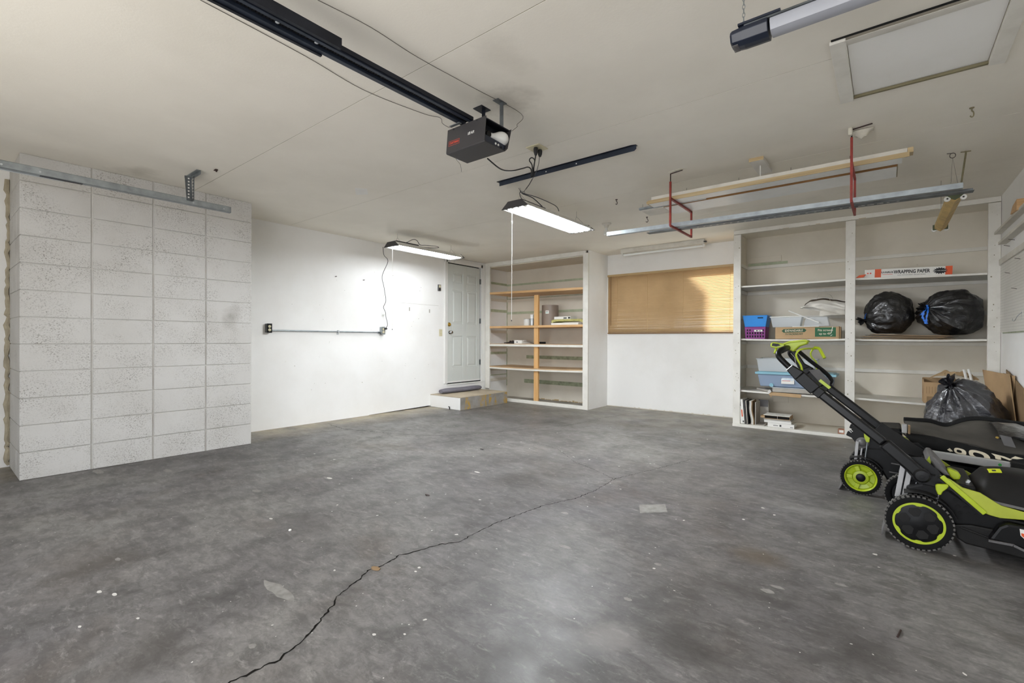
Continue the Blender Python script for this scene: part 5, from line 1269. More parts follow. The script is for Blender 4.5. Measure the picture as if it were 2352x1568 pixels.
# ceiling outlet with two plugs
t = thing('ceiling_outlet', 'square ivory ceiling outlet plate with two black plugs', 'outlet', (-1.97, 2.75, H-0.006))
c = (-1.965, 2.742, 2.435)
part('plate', MB().box(c[0]-0.058, c[0]+0.058, c[1]-0.058, c[1]+0.058, H-0.006, H-0.0005), 'cream', t, bevel=0.002)
for dy, hh in ((-0.02, 0.055), (0.032, 0.050)):
    part('plug', MB().lathe([(0.014, 0), (0.017, -0.012), (0.015, -0.032), (0.008, -hh)], (c[0]+0.005, c[1]+dy, H-0.006), 'Z', 12), 'cordblack', t, smooth=True)
t = thing('extension_cord', 'thick black cord swooping from the opener to the ceiling outlet', 'cord', (-1.9, 2.4, 2.2))
P1 = [(-1.857, 2.09, 2.139), (-1.889, 2.25, 2.13), (-1.922, 2.4, 2.169), (-1.924, 2.52, 2.219), (-1.951, 2.62, 2.263), (-1.954, 2.66, 2.257), (-1.969, 2.68, 2.222), (-1.972, 2.7, 2.229), (-1.976, 2.7, 2.304), (-2.0, 2.7, 2.346), (-1.98, 2.7, 2.36), (-1.961, 2.71, 2.34), (-1.968, 2.71, 2.28), (-1.964, 2.71, 2.23), (-1.979, 2.71, 2.245), (-1.968, 2.72, 2.333), (-1.964, 2.73, 2.391)]
part('cable', MB().tube(smoothpath(P1, 6), 0.0042, 8), 'cordblack', t, smooth=True)
P2 = [(-1.969, 2.78, 2.401), (-1.973, 2.78, 2.352), (-1.995, 2.79, 2.309), (-2.025, 2.8, 2.274), (-2.093, 2.86, 2.272), (-2.184, 2.95, 2.278), (-2.293, 3.05, 2.288), (-2.368, 3.12, 2.299), (-2.408, 3.16, 2.316), (-2.477, 3.22, 2.352), (-2.547, 3.28, 2.404)]
t = thing('light_lead', 'thin kinked lead dropping from the ceiling outlet towards the centre light', 'cord', (-2.1, 2.95, 2.2))
part('cable', MB().tube(smoothpath(P2, 6), 0.0022, 6), 'cordgrey', t, smooth=True)
part('sleeve', MB().tube([P2[4], P2[5], P2[6]], 0.0036, 6), 'cordblack', t)
part('loop', MB().tube([(P2[7][0]+0.012*math.cos(a), P2[7][1], P2[7][2]-0.012+0.012*math.sin(a)) for a in [2*PI*k/14 for k in range(14)]], 0.0016, 5, closed=True), 'cordgrey', t)

# dark angle iron screwed to the ceiling
t = thing('angle_iron', 'dark blue steel angle iron fixed flat under the ceiling', 'angle iron', (-1.98, 3.08, 2.39))
a, b = (-2.658, 3.119, 2.438), (-1.382, 3.139, 2.438)
x0, x1, yy = a[0], b[0], (a[1]+b[1])/2
mb = MB().prism([(x0, yy-0.018), (x1-0.03, yy-0.018), (x1, yy-0.006), (x1, yy+0.018), (x0, yy+0.018)], H-0.004, H, 'Z')
part('flange', mb, 'darksteel', t)
mb = MB().prism([(x0+0.02, H-0.004), (x0+0.02, H-0.040), (x1-0.015, H-0.040), (x1, H-0.028), (x1, H-0.004)], yy-0.004, yy, 'Y')
part('web', mb, 'darksteel_lit', t)
for fx_ in (0.40, 0.62): part('bolt_hole', MB().cyl((x0+(x1-x0)*fx_, yy-0.0045, H-0.022), (x0+(x1-x0)*fx_, yy-0.004, H-0.022), 0.005, 8), 'whiteplastic', t)

# ------------------------------------------------------------------ left door track
t = thing('door_track', 'galvanised horizontal garage door track by the block pier', 'track', (-4.56, 0.2, 2.18))
tx, tz = -4.555, 2.180
part('track', MB().prism([(tx-0.026, tz+0.010), (tx-0.026, tz), (tx-0.022, tz-0.002), (tx+0.014, tz-0.002), (tx+0.018, tz+0.002), (tx+0.018, tz+0.046), (tx+0.014, tz+0.050), (tx-0.020, tz+0.050), (tx-0.026, tz+0.046), (tx-0.026, tz+0.038), (tx-0.023, tz+0.038), (tx-0.023, tz+0.045), (tx-0.019, tz+0.047), (tx+0.013, tz+0.047), (tx+0.015, tz+0.045), (tx+0.015, tz+0.003), (tx+0.013, tz+0.001), (tx-0.021, tz+0.001), (tx-0.023, tz+0.003), (tx-0.023, tz+0.010)], -1.2, 1.70, 'Y'), 'galv', t)
part('lower_lip', MB().box(tx-0.026, tx-0.018, -1.2, 0.62, tz-0.008, tz-0.003), 'galv_lt', t)
part('dark_patch', MB().box(tx-0.02, tx+0.01, 0.50, 0.72, tz-0.004, tz-0.002), 'darksteel', t)
for y in (0.32, 0.50, 1.41, 1.64): part('bolt', MB().lathe([(0.007, 0), (0.006, 0.004)], (tx+0.018, y, tz+0.020), 'X', 10), 'galv_lt', t)
br = part('hanger_bracket', MB().prism([(1.36, tz+0.03), (1.40, tz+0.03), (1.395, H-0.03), (1.345, H-0.03)], tx+0.020, tx+0.023, 'X').box(tx+0.023, tx+0.06, 1.400, 1.403, tz+0.03, H-0.03), 'galv_dark', t, 'perforated steel hanger')
for k in range(7):
    z = tz+0.05+0.026*k
    part('slot', MB().box(tx+0.0231, tx+0.0236, 1.368, 1.380, z, z+0.011).box(tx+0.034, tx+0.046, 1.3993, 1.3999, z, z+0.010), 'whitemetal', br)
part('ceiling_angle', MB().box(tx-0.12, tx+0.17, 1.385, 1.415, H-0.006, H-0.001).box(tx-0.12, tx+0.17, 1.412, 1.415, H-0.034, H-0.001), 'galv', t)
solo('ceiling_lag', MB().lathe([(0.012, 0), (0.012, -0.006), (0.007, -0.008), (0.006, -0.020)], (-4.268, 1.488, 2.44), 'Z', 10).box((-4.268, 1.488, 2.44)[0]-0.03, (-4.268, 1.488, 2.44)[0], (-4.268, 1.488, 2.44)[1]-0.01, (-4.268, 1.488, 2.44)[1]+0.01, H-0.006, H), 'red_dark', 'rusty lag bolt in the ceiling right of the track hanger', 'bolt')

# ------------------------------------------------------------------ attic hatch
t = thing('attic_hatch', 'square white attic hatch framed with planks in the ceiling', 'hatch', (0.12, 2.95, 2.40))
part('panel', MB().box(-0.17, 0.41, 2.66, 3.28, H+0.0145, H+0.030) if False else MB().box(HX0+0.002, HX1-0.002, HY0+0.002, HY1-0.002, H+0.002, H+0.0135), 'wall', t, bevel=0.001)
part('frame_board', MB().box(-0.212, -0.150, 2.60, 3.282, H-0.020, H-0.0005), 'trim', t, bevel=0.004)
part('frame_board', MB().prism([(0.385, 2.60), (0.446, 2.60), (0.446, 3.285), (0.385, 3.270)], H-0.020, H-0.0005, 'Z'), 'trim', t, bevel=0.003)
part('frame_board', MB().sheet(lambda u, v: (-0.205+0.59*u, 2.598+0.082*v, H-0.019+0.018*v**1.6), 3, 6, 0.0012), 'trim', t, 'bowed white front strip')
part('frame_edge', MB().box(-0.205, 0.385, 2.590, 2.597, H-0.007, H-0.0005), 'black', t)
part('stop_batten', MB().box(-0.150, 0.385, 3.250, 3.268, H-0.014, H-0.0005), 'olivewood', t, 'bare wood batten')

# unlit LED bar hanging on a chain
t = thing('led_bar', 'unlit frosted LED bar light hanging on a chain, navy end cap', 'light', (0.1, 1.94, 2.2))
yc, zc_, ww = 1.945, 2.215, 0.050
def oct_(yc, zc, w, h): return [(yc-w, zc), (yc-w*0.72, zc-h*0.8), (yc-w*0.25, zc-h), (yc+w*0.25, zc-h), (yc+w*0.72, zc-h*0.8), (yc+w, zc), (yc+w*0.9, zc+h*0.5), (yc-w*0.9, zc+h*0.5)]
part('diffuser', MB().prism(oct_(yc, zc_, 0.042, 0.030), -0.335, 0.76, 'X'), 'diffuser', t, smooth=True)
mb = MB(); n = 8; secs = [(-0.470, 0.040, 0.026), (-0.462, 0.046, 0.032), (-0.425, 0.050, 0.036), (-0.342, 0.050, 0.036)]
for (x, w_, h_) in secs:
    for p in oct_(yc, zc_, w_, h_): mb.v.append((x, p[0], p[1]))
for i in range(3):
    for j in range(n): mb.f.append((i*n+j, i*n+(j+1)%n, (i+1)*n+(j+1)%n, (i+1)*n+j))
mb.f += [tuple(range(n)), tuple(3*n+j for j in range(n-1, -1, -1))]
part('end_cap', mb, 'navy', t, 'navy blue end cap', bevel=0.002)
for k in range(6): part('vent_line', MB().box(-0.4645, -0.444, yc-0.028+k*0.009, yc-0.025+k*0.009, zc_-0.0355, zc_-0.033), 'greyplastic', t)
part('back_channel', MB().box(-0.42, 0.76, yc-0.044, yc+0.040, zc_+0.016, zc_+0.022), 'galv_dark', t)
part('back_clip', MB().box(-0.44, -0.30, yc-0.050, yc+0.046, zc_+0.0225, zc_+0.030), 'navy', t)
mb = MB(); z = zc_+0.03; k = 0
while z < H-0.012:
    a_ = (1, 0) if k % 2 else (0, 1)
    mb.tube([(-0.43+a_[0]*0.0045*math.cos(q), yc+a_[1]*0.0045*math.cos(q), z+0.009+0.010*math.sin(q)) for q in [2*PI*i/10 for i in range(10)]], 0.0012, 4, closed=True); z += 0.0155; k += 1
part('chain', mb, 'galv', t, kind='stuff')
mb = MB(); z = zc_+0.03; k = 0
while z < H-0.012:
    a_ = (1, 0) if k % 2 else (0, 1)
    mb.tube([(0.66+a_[0]*0.0045*math.cos(q), yc+a_[1]*0.0045*math.cos(q), z+0.009+0.010*math.sin(q)) for q in [2*PI*i/10 for i in range(10)]], 0.0012, 4, closed=True); z += 0.0155; k += 1
part('chain', mb, 'galv', t, kind='stuff')

# ------------------------------------------------------------------ red hanging racks with planks and steel
def rack(label, x, y0, y1, zb_, zm, ztop):
    t = thing('hanging_rack', label, 'rack', (x, y0, zb_))
    w = 0.016
    part('post', MB().box(x-0.004, x+0.010, y0-w/2, y0+w/2, zb_, ztop), 'red', t)
    part('hook_rod', MB().cyl((x+0.003, y0, ztop-0.02), (x+0.003, y0, H-0.002), 0.0045, 8).tube([(x+0.003,y0,H-0.004),(x+0.11,y0-0.03,H-0.004)], 0.004, 6), 'red_dark', t)
    part('upper_arm', MB().box(x-0.004, x+0.010, y0, y1, zm-w, zm), 'red', t)
    part('lower_arm', MB().box(x-0.004, x+0.010, y0, y1, zb_-w/2, zb_+w/2), 'red', t)
    part('outer_post', MB().box(x-0.004, x+0.010, y1-w, y1, zb_, zm), 'red', t)
    return t
rack('red steel hanging rack frame left, nearest the room centre', -1.400, 3.84, 4.38, 2.010, 2.243, 2.372)
rack('red steel hanging rack frame right, beside the attic hatch', -0.185, 3.76, 4.19, 1.976, 2.236, 2.385)
ZP = 2.2435
t = thing('stored_plank', 'long white plank with tan lower edge stored on the near side of the red racks', 'plank', (-0.8, 3.95, ZP))
part('board', MB().box(-1.62, 0.075, 3.925, 4.045, ZP+0.001, ZP+0.030), 'whiteplastic', t, 'white board')
part('edge', MB().box(-1.62, 0.110, 3.918, 3.9245, ZP+0.0005, ZP+0.031), 'oldwood', t, 'bare tan edge')
part('end', MB().cyl((-1.625, 3.925, ZP+0.016), (-1.625, 4.02, ZP+0.016), 0.0145, 12), 'oldwood', t)
t = thing('stored_batten', 'weathered white batten lying on top of the tan-edged plank', 'plank', (-0.8, 3.95, ZP+0.031))
part('board', MB().box(-1.60, 0.10, 3.935, 4.01, ZP+0.0315, ZP+0.062), 'whitemetal_dirty', t, bevel=0.001)
part('end_block', MB().box(0.101, 0.13, 3.935, 4.01, ZP+0.030, ZP+0.062), 'oldwood', t)
for x in (-1.30, -0.9, -0.55, -0.2): part('nail', MB().cyl((x, 3.945, ZP+0.06), (x, 3.945, ZP+0.085), 0.0016, 5), 'wire', t)
t = thing('steel_channel', 'short grey steel channel ends poking out left of the stored planks', 'channel', (-1.66, 4.0, ZP))
part('channel', MB().box(-1.76, -1.18, 4.048, 4.075, ZP+0.001, ZP+0.004).box(-1.76, -1.18, 4.048, 4.050, ZP+0.001, ZP+0.022), 'galv', t)
part('pin', MB().cyl((-1.73, 4.06, ZP+0.004), (-1.73, 4.06, ZP+0.05), 0.0014, 5), 'wire', t)
t = thing('stored_door_panel', 'long white panel with a brown front edge stored at the back of the red racks', 'plank', (-0.85, 4.3, ZP))
part('board', MB().box(-1.55, 0.05, 4.099, 4.365, ZP+0.001, ZP+0.022), 'whiteplastic', t, 'white underside')
part('edge', MB().box(-1.55, 0.052, 4.094, 4.0985, ZP+0.0005, ZP+0.022), 'brownwood', t, 'brown edge')
part('end_edge', MB().box(0.051, 0.056, 4.12, 4.36, ZP+0.001, ZP+0.022), 'olivewood', t)
solo('stored_offcut', MB().box(-1.76, -1.553, 4.10, 4.30, ZP+0.001, ZP+0.018), 'whitemetal_dirty', 'short white offcut at the left end of the brown-edged panel', 'plank', bevel=0.002)
ZT = 1.9845+0.0345
t = thing('steel_track', 'long bright steel track lying on the lower arms of the red racks', 'track', (-0.8, 4.0, ZT))
part('track', MB().prism([(3.93, 0), (3.972, 0), (3.972, 0.003), (3.933, 0.003), (3.933, 0.030), (3.972, 0.030), (3.972, 0.033), (3.93, 0.033)], -2.02, 0.36, 'X').move((0, 0, ZT)).rot(Matrix.Rotation(math.radians(0.75), 3, 'Y'), (-1.4, 3.95, ZT)), 'galv', t)
t = thing('perforated_angle', 'dull perforated steel angle lying beside the bright track on the red racks', 'angle iron', (-0.6, 4.05, ZT))
mb = MB().box(-1.68, 0.42, 4.03, 4.095, ZT+0.0005, ZT+0.0035).box(-1.68, 0.42, 4.093, 4.0955, ZT+0.0005, ZT+0.030).rot(Matrix.Rotation(math.radians(0.75), 3, 'Y'), (-1.4, 3.95, ZT))
part('angle', mb, 'galv_dark', t)
mb = MB()
for k in range(26): mb.box(-1.25+k*0.052, -1.235+k*0.052, 4.055, 4.063, ZT-0.0002, ZT+0.0004)
for k in range(3): mb.box(-0.14+k*0.05, -0.12+k*0.05, 4.05, 4.063, ZT-0.0002, ZT+0.0004)
mb.rot(Matrix.Rotation(math.radians(0.75), 3, 'Y'), (-1.4, 3.95, ZT)).move((0, 0, -0.0004))
part('slots', mb, 'whitemetal', t, kind='stuff')
t = thing('ceiling_block', 'small white wood block with cord fixed to the ceiling above the stored planks', 'block', (-0.75, 4.05, H-0.03))
part('block', MB().box(-0.82, -0.72, 3.90, 4.24, H-0.026, H-0.0005), 'whitemetal', t, bevel=0.002)
part('end', MB().box(-0.82, -0.72, 3.895, 3.8995, H-0.026, H-0.0005), 'oldwood', t)
part('cord', MB().cyl((-0.765, 4.02, H-0.026), (-0.765, 4.02, H-0.13), 0.003, 6), 'string', t)
t = thing('torn_plaster', 'torn white plaster scab on the ceiling at the right red rack hook', 'plaster', (-0.16, 3.80, H-0.04))
mb = MB(); mb.sheet(lambda u, v: (-0.20+0.13*u, 3.79+0.06*v, H-0.004-0.045*math.sin(PI*u)*math.sin(PI*v)*(0.8+0.8*noise.noise(Vector((u*5, v*5, 1))))), 10, 8, 0.002)
part('flap', mb, 'plaster', t, smooth=True)
part('flap', MB().box(-0.20, -0.176, 3.715, 3.745, H-0.05, H-0.001), 'plaster', t, bevel=0.006)
solo('plaster_crack', MB().prism([(-1.40,3.80),(-1.30,3.775),(-1.25,3.79),(-1.33,3.815)], H-0.004, H-0.0003, 'Z'), 'plaster', 'flaked plaster patch on the ceiling at the left red rack hook', 'plaster')

# yellowed two-lamp strip fixture hanging near the right wall
t = thing('strip_fixture', 'yellowed empty two-lamp strip fixture hanging near the right wall', 'light', (0.355, 4.9, 2.03))
fx0, fx1, fy0_, fy1_, fz = 0.312, 0.412, 4.36, 5.50, 2.035
mb = MB().prism([(fx0+0.012, fz+0.012), (0.362, fz-0.016), (fx1-0.012, fz+0.012), (fx1-0.012, fz+0.045), (fx0+0.012, fz+0.045)], fy0_+0.02, fy1_, 'Y')
part('reflector', mb, 'tanreflect', t)
part('end_plate', MB().prism([(fx0, fz+0.030), (0.340, fz+0.004), (0.362, fz-0.008), (0.384, fz+0.004), (fx1, fz+0.030), (fx1-0.004, fz+0.052), (fx0+0.004, fz+0.052)], fy0_, fy0_+0.019, 'Y'), 'greenpaint', t, 'olive end plate')
for x in (fx0+0.010, fx1-0.010):
    for y in (fy0_+0.004, fy1_+0.0):
        part('lamp_holder', MB().lathe([(0.017, 0), (0.018, 0.010), (0.017, 0.020)], (x, y, fz+0.004), 'Y', 14), 'whiteplastic', t, smooth=True)
        part('contact', MB().lathe([(0.006, -0.0022), (0.006, -0.0002)], (x, y, fz+0.004), 'Y', 8), 'boxgrey', t)
part('end_plate', MB().box(fx0, fx1, fy1_-0.004, fy1_, fz+0.0, fz+0.045), 'greenpaint', t)
part('hanger_wire', MB().tube([(0.345,4.50,fz+0.045),(0.372,4.68,H-0.035),(0.40,4.52,fz+0.045)], 0.0013, 5), 'wire', t)
mb = MB().tube([(0.36,5.42,2.10),(0.330,5.40,fz+0.04)], 0.0012, 5).tube([(0.36,5.42,H-0.002),(0.36,5.42,2.10)], 0.0012, 5).tube([(0.36,5.42,2.10),(0.395,5.42,fz+0.04)], 0.0012, 5)
part('hanger_wire', mb, 'wire', t)
part('ring', MB().tube([(0.372+0.016*math.cos(a), 4.68, H-0.020+0.018*math.sin(a)) for a in [2*PI*k/16 for k in range(16)]], 0.0025, 6, closed=True).tube([(0.34,4.67,H-0.003),(0.372,4.68,H-0.004)], 0.0025, 5), 'wire', t)
part('old_cable', MB().tube(smoothpath([(0.442,4.696,H-0.002),(0.440,4.67,H-0.03),(0.425,4.62,2.30),(0.412,4.58,2.20),(0.40,4.54,fz+0.045)], 6), 0.0058, 7).tube([(0.415,4.69,H-0.004),(0.47,4.70,H-0.004)], 0.004, 6), 'olivewood', t, smooth=True)

# strip light over the window
t = thing('strip_light', 'old white single-tube strip light on the ceiling over the window', 'light', (-2.53, 6.6, 2.33))
part('body', MB().box(-3.14, -1.925, 6.56, 6.66, 2.375, H-0.001), 'whitemetal_dirty', t, bevel=0.003)
part('tube', MB().cyl((-3.11, 6.60, 2.352), (-1.955, 6.60, 2.352), 0.014, 12), 'tube_off', t, 'unlit tube', smooth=True)
for x in (-3.135, -1.950): part('lamp_holder', MB().box(x, x+0.022, 6.578, 6.622, 2.330, 2.376), 'whiteplastic', t, bevel=0.002)
part('tab', MB().box(-1.935, -1.90, 6.56, 6.60, 2.395, 2.41), 'boxgrey', t)

# small things screwed into the ceiling
t = thing('bulb_holder', 'bare white bulb in a porcelain ceiling holder left of the window light', 'light', (-2.584, 5.018, 2.3))
c = (-2.584, 5.018, H)
part('holder', MB().lathe([(0.055, -0.0005), (0.055, -0.010), (0.030, -0.022), (0.024, -0.045), (0.020, -0.052)], c, 'Z', 24), 'whitemetal_dirty', t, smooth=True)
part('bulb', MB().lathe([(0.014, -0.050), (0.015, -0.072), (0.022, -0.090), (0.031, -0.112), (0.034, -0.124), (0.030, -0.134), (0.010, -0.139)], c, 'Z', 24), 'bulb', t, smooth=True)
def hook(name, label, c, r, mat, kind='cup'):
    x, y = c[0], c[1]
    pts = [(x, y, H-0.001), (x, y, H-0.02)]+[(x+r*math.sin(a)*0.5, y+r*math.sin(a)*0.3, H-0.02-r+r*math.cos(a)) for a in [PI*k/6 for k in range(0, 9)]]
    mb = MB().tube(pts, 0.0032, 6).lathe([(0.012, -0.0005), (0.010, -0.005), (0.005, -0.007)], (x, y, H), 'Z', 10)
    solo(name, mb, mat, label, 'hook')
hook('ceiling_hook', 'dark cup hook screwed in the ceiling between the centre light and the racks', (-2.069, 4.225, 2.44), 0.014, 'red_dark')
hook('ceiling_hook', 'long dark J hook in the ceiling below the left end of the stored planks', (-2.092, 5.028, 2.44), 0.020, 'red_dark')
hook('ceiling_hook', 'painted hook in the ceiling between the attic hatch and the right wall', (0.387, 3.845, 2.44), 0.018, 'olivewood')
solo('ceiling_patch', MB().prism([(-3.782, 2.445, 2.44)[:2], (-3.716, 2.528, 2.44)[:2], (-3.854, 2.632, 2.44)[:2], (-3.954, 2.571, 2.44)[:2]], H-0.0015, H-0.0002, 'Z'), 'paper', 'small bright primer patch on the ceiling above the left wall', 'paint patch')
# ------------------------------------------------------------------ mowers
def annulus(mb, c, ro, ri_fn, y0, y1, n=72):
    """flat ring facing -Y; ri_fn(angle) gives the inner radius"""
    base = len(mb.v)
    for j in range(n):
        a = 2*PI*j/n; ca, sa = math.cos(a), math.sin(a); ri = ri_fn(a)
        for (r, y) in ((ro, y0), (ri, y0), (ri, y1), (ro, y1)): mb.v.append((c[0]+r*ca, y, c[2]+r*sa))
    for j in range(n):
        k = (j+1) % n
        for q in range(4): mb.f.append((base+j*4+q, base+j*4+(q+1)%4, base+k*4+(q+1)%4, base+k*4+q))
    return mb
def wheel(parent, x, y, r, width, style, sgn=-1):
    """wheel whose outer face looks along sgn*Y"""
    yo = y+sgn*width/2; yi = y-sgn*width/2
    c = (x, 0, r+0.001)
    ty = part('tire', MB().lathe([(r*0.74, yi), (r*0.93, yi), (r*0.985, yi-sgn*-0.004), (r*0.985, yo-sgn*0.006), (r*0.955, yo), (r*0.80, yo+sgn*0.003), (r*0.745, yo)], (c[0], 0, c[2]), 'Y', 56, 'loop'), 'rubber', parent, smooth=True)
    mb = MB(); n = 40
    for k in range(n):
        a = 2*PI*k/n
        for s_, off in ((0, 0.0), (1, PI/n)):
            R_ = Matrix.Rotation(-(a+off), 3, 'Y')
            cy = yo-sgn*width*0.22 if s_ == 0 else yi+sgn*width*0.25
            mb.rbox((c[0]+math.cos(a+off)*r*0.975, cy, c[2]+math.sin(a+off)*r*0.975), (r*0.055, width*0.46, r*0.090), R_)
    part('tread', mb, 'tread', ty, kind='stuff')
    if style == 'black':
        def ri(a): q = abs((a*6/(2*PI)+0.5) % 1-0.5)*2; return r*(0.685-0.055*max(0, min(1, (q-0.62)*6)))
        part('rim_ring', annulus(MB(), c, r*0.755, ri, yo+sgn*0.002, yo-sgn*0.012), 'lime', parent, 'lime green rim ring')
        part('hub_cap', MB().lathe([(r*0.70, yo-sgn*0.012), (r*0.685, yo-sgn*0.004), (r*0.55, yo), (r*0.22, yo+sgn*0.002), (r*0.16, yo+sgn*0.004), (0.004, yo+sgn*0.004)], (c[0], 0, c[2]), 'Y', 40), 'blackplastic', parent, 'black hub cap', smooth=True)
        for k in range(6):
            a = 2*PI*(k+0.5)/6+0.25
            mb = MB(); R_ = Matrix.Rotation(-a, 3, 'Y')
            poly = [(-0.34, -0.10), (0.0, -0.27), (0.26, -0.17), (0.26, 0.17), (0.0, 0.27), (-0.34, 0.10)]
            vs = []
            for yy in (yo-sgn*0.0005, yo+sgn*0.0025):
                for (p, q) in poly:
                    v = R_ @ Vector((p*r*0.52, 0, q*r*0.72)); vs.append((c[0]+math.cos(a)*r*0.43+v.x, yy, c[2]+math.sin(a)*r*0.43+v.z))
            mb.add(vs, [tuple(range(6)), tuple(range(11, 5, -1))]+[(i, i+6, (i+1)%6+6, (i+1)%6) for i in range(6)])
            part('hub_lobe', mb, 'dustyplastic', parent, bevel=0.001)
    elif style == 'lime':
        part('rim_dish', MB().lathe([(r*0.79, yo+sgn*0.001), (r*0.755, yo+sgn*0.003), (r*0.70, yo-sgn*0.002), (r*0.66, yo-sgn*0.022), (r*0.45, yo-sgn*0.028), (r*0.37, yo-sgn*0.010), (r*0.22, yo-sgn*0.006), (0.004, yo-sgn*0.006)], (c[0], 0, c[2]), 'Y', 48, (False, True)), 'lime', parent, 'lime green wheel rim', smooth=True)
        for k in range(5):
            a = 2*PI*k/5+0.62
            R_ = Matrix.Rotation(-a, 3, 'Y')
            part('rim_block', MB().rbox((c[0]+math.cos(a)*r*0.53, yo-sgn*0.013, c[2]+math.sin(a)*r*0.53), (r*0.28, 0.022, r*0.22), R_), 'lime', parent, bevel=0.003)
        part('hub_cap', MB().lathe([(r*0.235, yo-sgn*0.008), (r*0.225, yo+sgn*0.001), (r*0.15, yo+sgn*0.005), (0.004, yo+sgn*0.006)], (c[0], 0, c[2]), 'Y', 24), 'blackplastic', parent, 'black hub cap', smooth=True)
    else:
        part('rim', MB().lathe([(r*0.76, yo-sgn*0.01), (r*0.70, yo-sgn*0.004), (r*0.66, yo-sgn*0.016), (r*0.2, yo-sgn*0.012), (0.004, yo-sgn*0.008)], (c[0], 0, c[2]), 'Y', 32), 'blackplastic', parent, smooth=True)

# ---- near mower
m1 = thing('lawn_mower', 'near black and lime push mower with upright folding handle and black hub caps', 'lawn mower', (0.35, 3.45, 0))
wheel(m1, 0.133, 3.185, 0.137, 0.052, 'black')
wheel(m1, 0.118, 3.760, 0.126, 0.050, 'plain', -1)
wheel(m1, 0.735, 3.185, 0.095, 0.048, 'black')
wheel(m1, 0.735, 3.740, 0.095, 0.048, 'plain', -1)
part('axle', MB().cyl((0.140, 3.21, 0.135), (0.120, 3.74, 0.128), 0.009, 10), 'galv_dark', m1)
YN, YD0, YD1 = 3.205, 3.225, 3.70
deck_poly = [(0.085, 0.300), (0.150, 0.330), (0.255, 0.315), (0.330, 0.262), (0.385, 0.226), (0.520, 0.218), (0.790, 0.200), (0.818, 0.150), (0.815, 0.045), (0.600, 0.045), (0.320, 0.068), (0.285, 0.085), (0.265, 0.150), (0.225, 0.215), (0.150, 0.262), (0.090, 0.262)]
mb = MB().prism(deck_poly, YD0, YD1, 'Y')
part('deck', mb, 'blackplastic', m1, 'black mower deck', bevel=0.012)
part('deck_skirt', MB().prism([(0.262, 0.150), (0.330, 0.165), (0.820, 0.150), (0.820, 0.038), (0.600, 0.040), (0.312, 0.066), (0.280, 0.085)], 3.205, 3.225, 'Y'), 'dustyplastic', m1, bevel=0.008)
part('skirt_ridge', MB().bar((0.290, 3.203, 0.146), (0.392, 3.203, 0.118), 0.010, 0.010), 'dustyplastic', m1, bevel=0.003)
mb = MB(); pts = [(0.133+0.152*math.cos(math.radians(a)), 0.137+0.152*math.sin(math.radians(a))) for a in range(112, 8, -8)]
vs = []
for (x, z) in pts: vs += [(x, 3.165, z), (x, 3.235, z+0.002), (x, 3.235, z+0.006), (x, 3.165, z+0.004)]
mb.add(vs, [(4*i+k, 4*i+(k+1)%4, 4*i+4+(k+1)%4, 4*i+4+k) for i in range(len(pts)-1) for k in range(4)])
part('fender', mb, 'dustyplastic', m1)
lime = [(0.214, 0.387), (0.256, 0.372), (0.300, 0.340), (0.362, 0.327), (0.434, 0.280), (0.520, 0.264), (0.800, 0.236), (0.812, 0.200), (0.520, 0.232), (0.430, 0.221), (0.393, 0.227), (0.362, 0.238), (0.300, 0.316)]
part('side_trim', MB().prism(lime, 3.207, 3.222, 'Y'), 'limedull', m1, 'lime green side trim', bevel=0.003)
part('trim_edge', MB().bar((0.222, 3.203, 0.384), (0.378, 3.203, 0.232), 0.012, 0.022), 'lime', m1, bevel=0.003)
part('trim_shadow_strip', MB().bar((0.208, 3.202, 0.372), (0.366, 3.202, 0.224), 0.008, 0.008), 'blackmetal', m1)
part('side_trim', MB().prism(lime, 3.703, 3.715, 'Y'), 'limedull', m1, 'lime green side trim', bevel=0.003)
def hoodP(u, v):
    x = 0.335+0.47*u; y = 3.245+0.41*v
    top = 0.345+0.080*math.sin(PI*min(1, 0.12+u*0.9))**0.8-0.02*u
    e = 1-abs(2*v-1)**3.2; eu = min(1, u*9)*1.0
    return (x, y, 0.235+0.055*(1-u)+(top-0.235-0.055*(1-u))*e*max(0.25, min(1, 0.25+u*6)))
mb = MB(); mb.sheet(hoodP, 30, 24)
part('hood', mb, 'dustyplastic', m1, 'dusty black domed battery hood', smooth=True)
mb = MB(); mb.sheet(lambda u, v: (hoodP(u, v*0.10)[0], 3.232+0.05*v, hoodP(u, 0.0)[2]+0.012-0.010*v), 20, 2, 0.012)
part('hood_rim', mb, 'greyplastic', m1)
mb = MB(); mb.sheet(lambda u, v: (lambda p: (p[0], p[1], p[2]+0.0015))(hoodP(0.16+0.10*u, 0.30+0.16*v)), 6, 6)
part('hood_label', mb, 'yellowlabel', m1, 'small yellow warning label')
mb = MB(); mb.sheet(lambda u, v: (lambda p: (p[0], p[1], p[2]+0.0022))(hoodP(0.19+0.03*u, 0.34+0.06*v)), 2, 2)
part('label_print', mb, 'cordgrey', m1)
part('deck_top', MB().prism([(0.250, 0.320), (0.285, 0.352), (0.350, 0.345), (0.350, 0.300), (0.300, 0.290)], 3.24, 3.68, 'Y'), 'blackplastic', m1, bevel=0.008)
part('key', MB().rbox((0.325, 3.31, 0.348), (0.012, 0.02, 0.03), Matrix.Rotation(0.5, 3, 'Y')), 'galv_lt', m1)
part('lime_knob', MB().prism([(0.250, 0.395), (0.262, 0.402), (0.296, 0.388), (0.304, 0.372), (0.300, 0.352), (0.278, 0.345), (0.262, 0.362)], 3.330, 3.385, 'Y'), 'lime', m1, 'lime green latch knob', bevel=0.008, smooth=True)
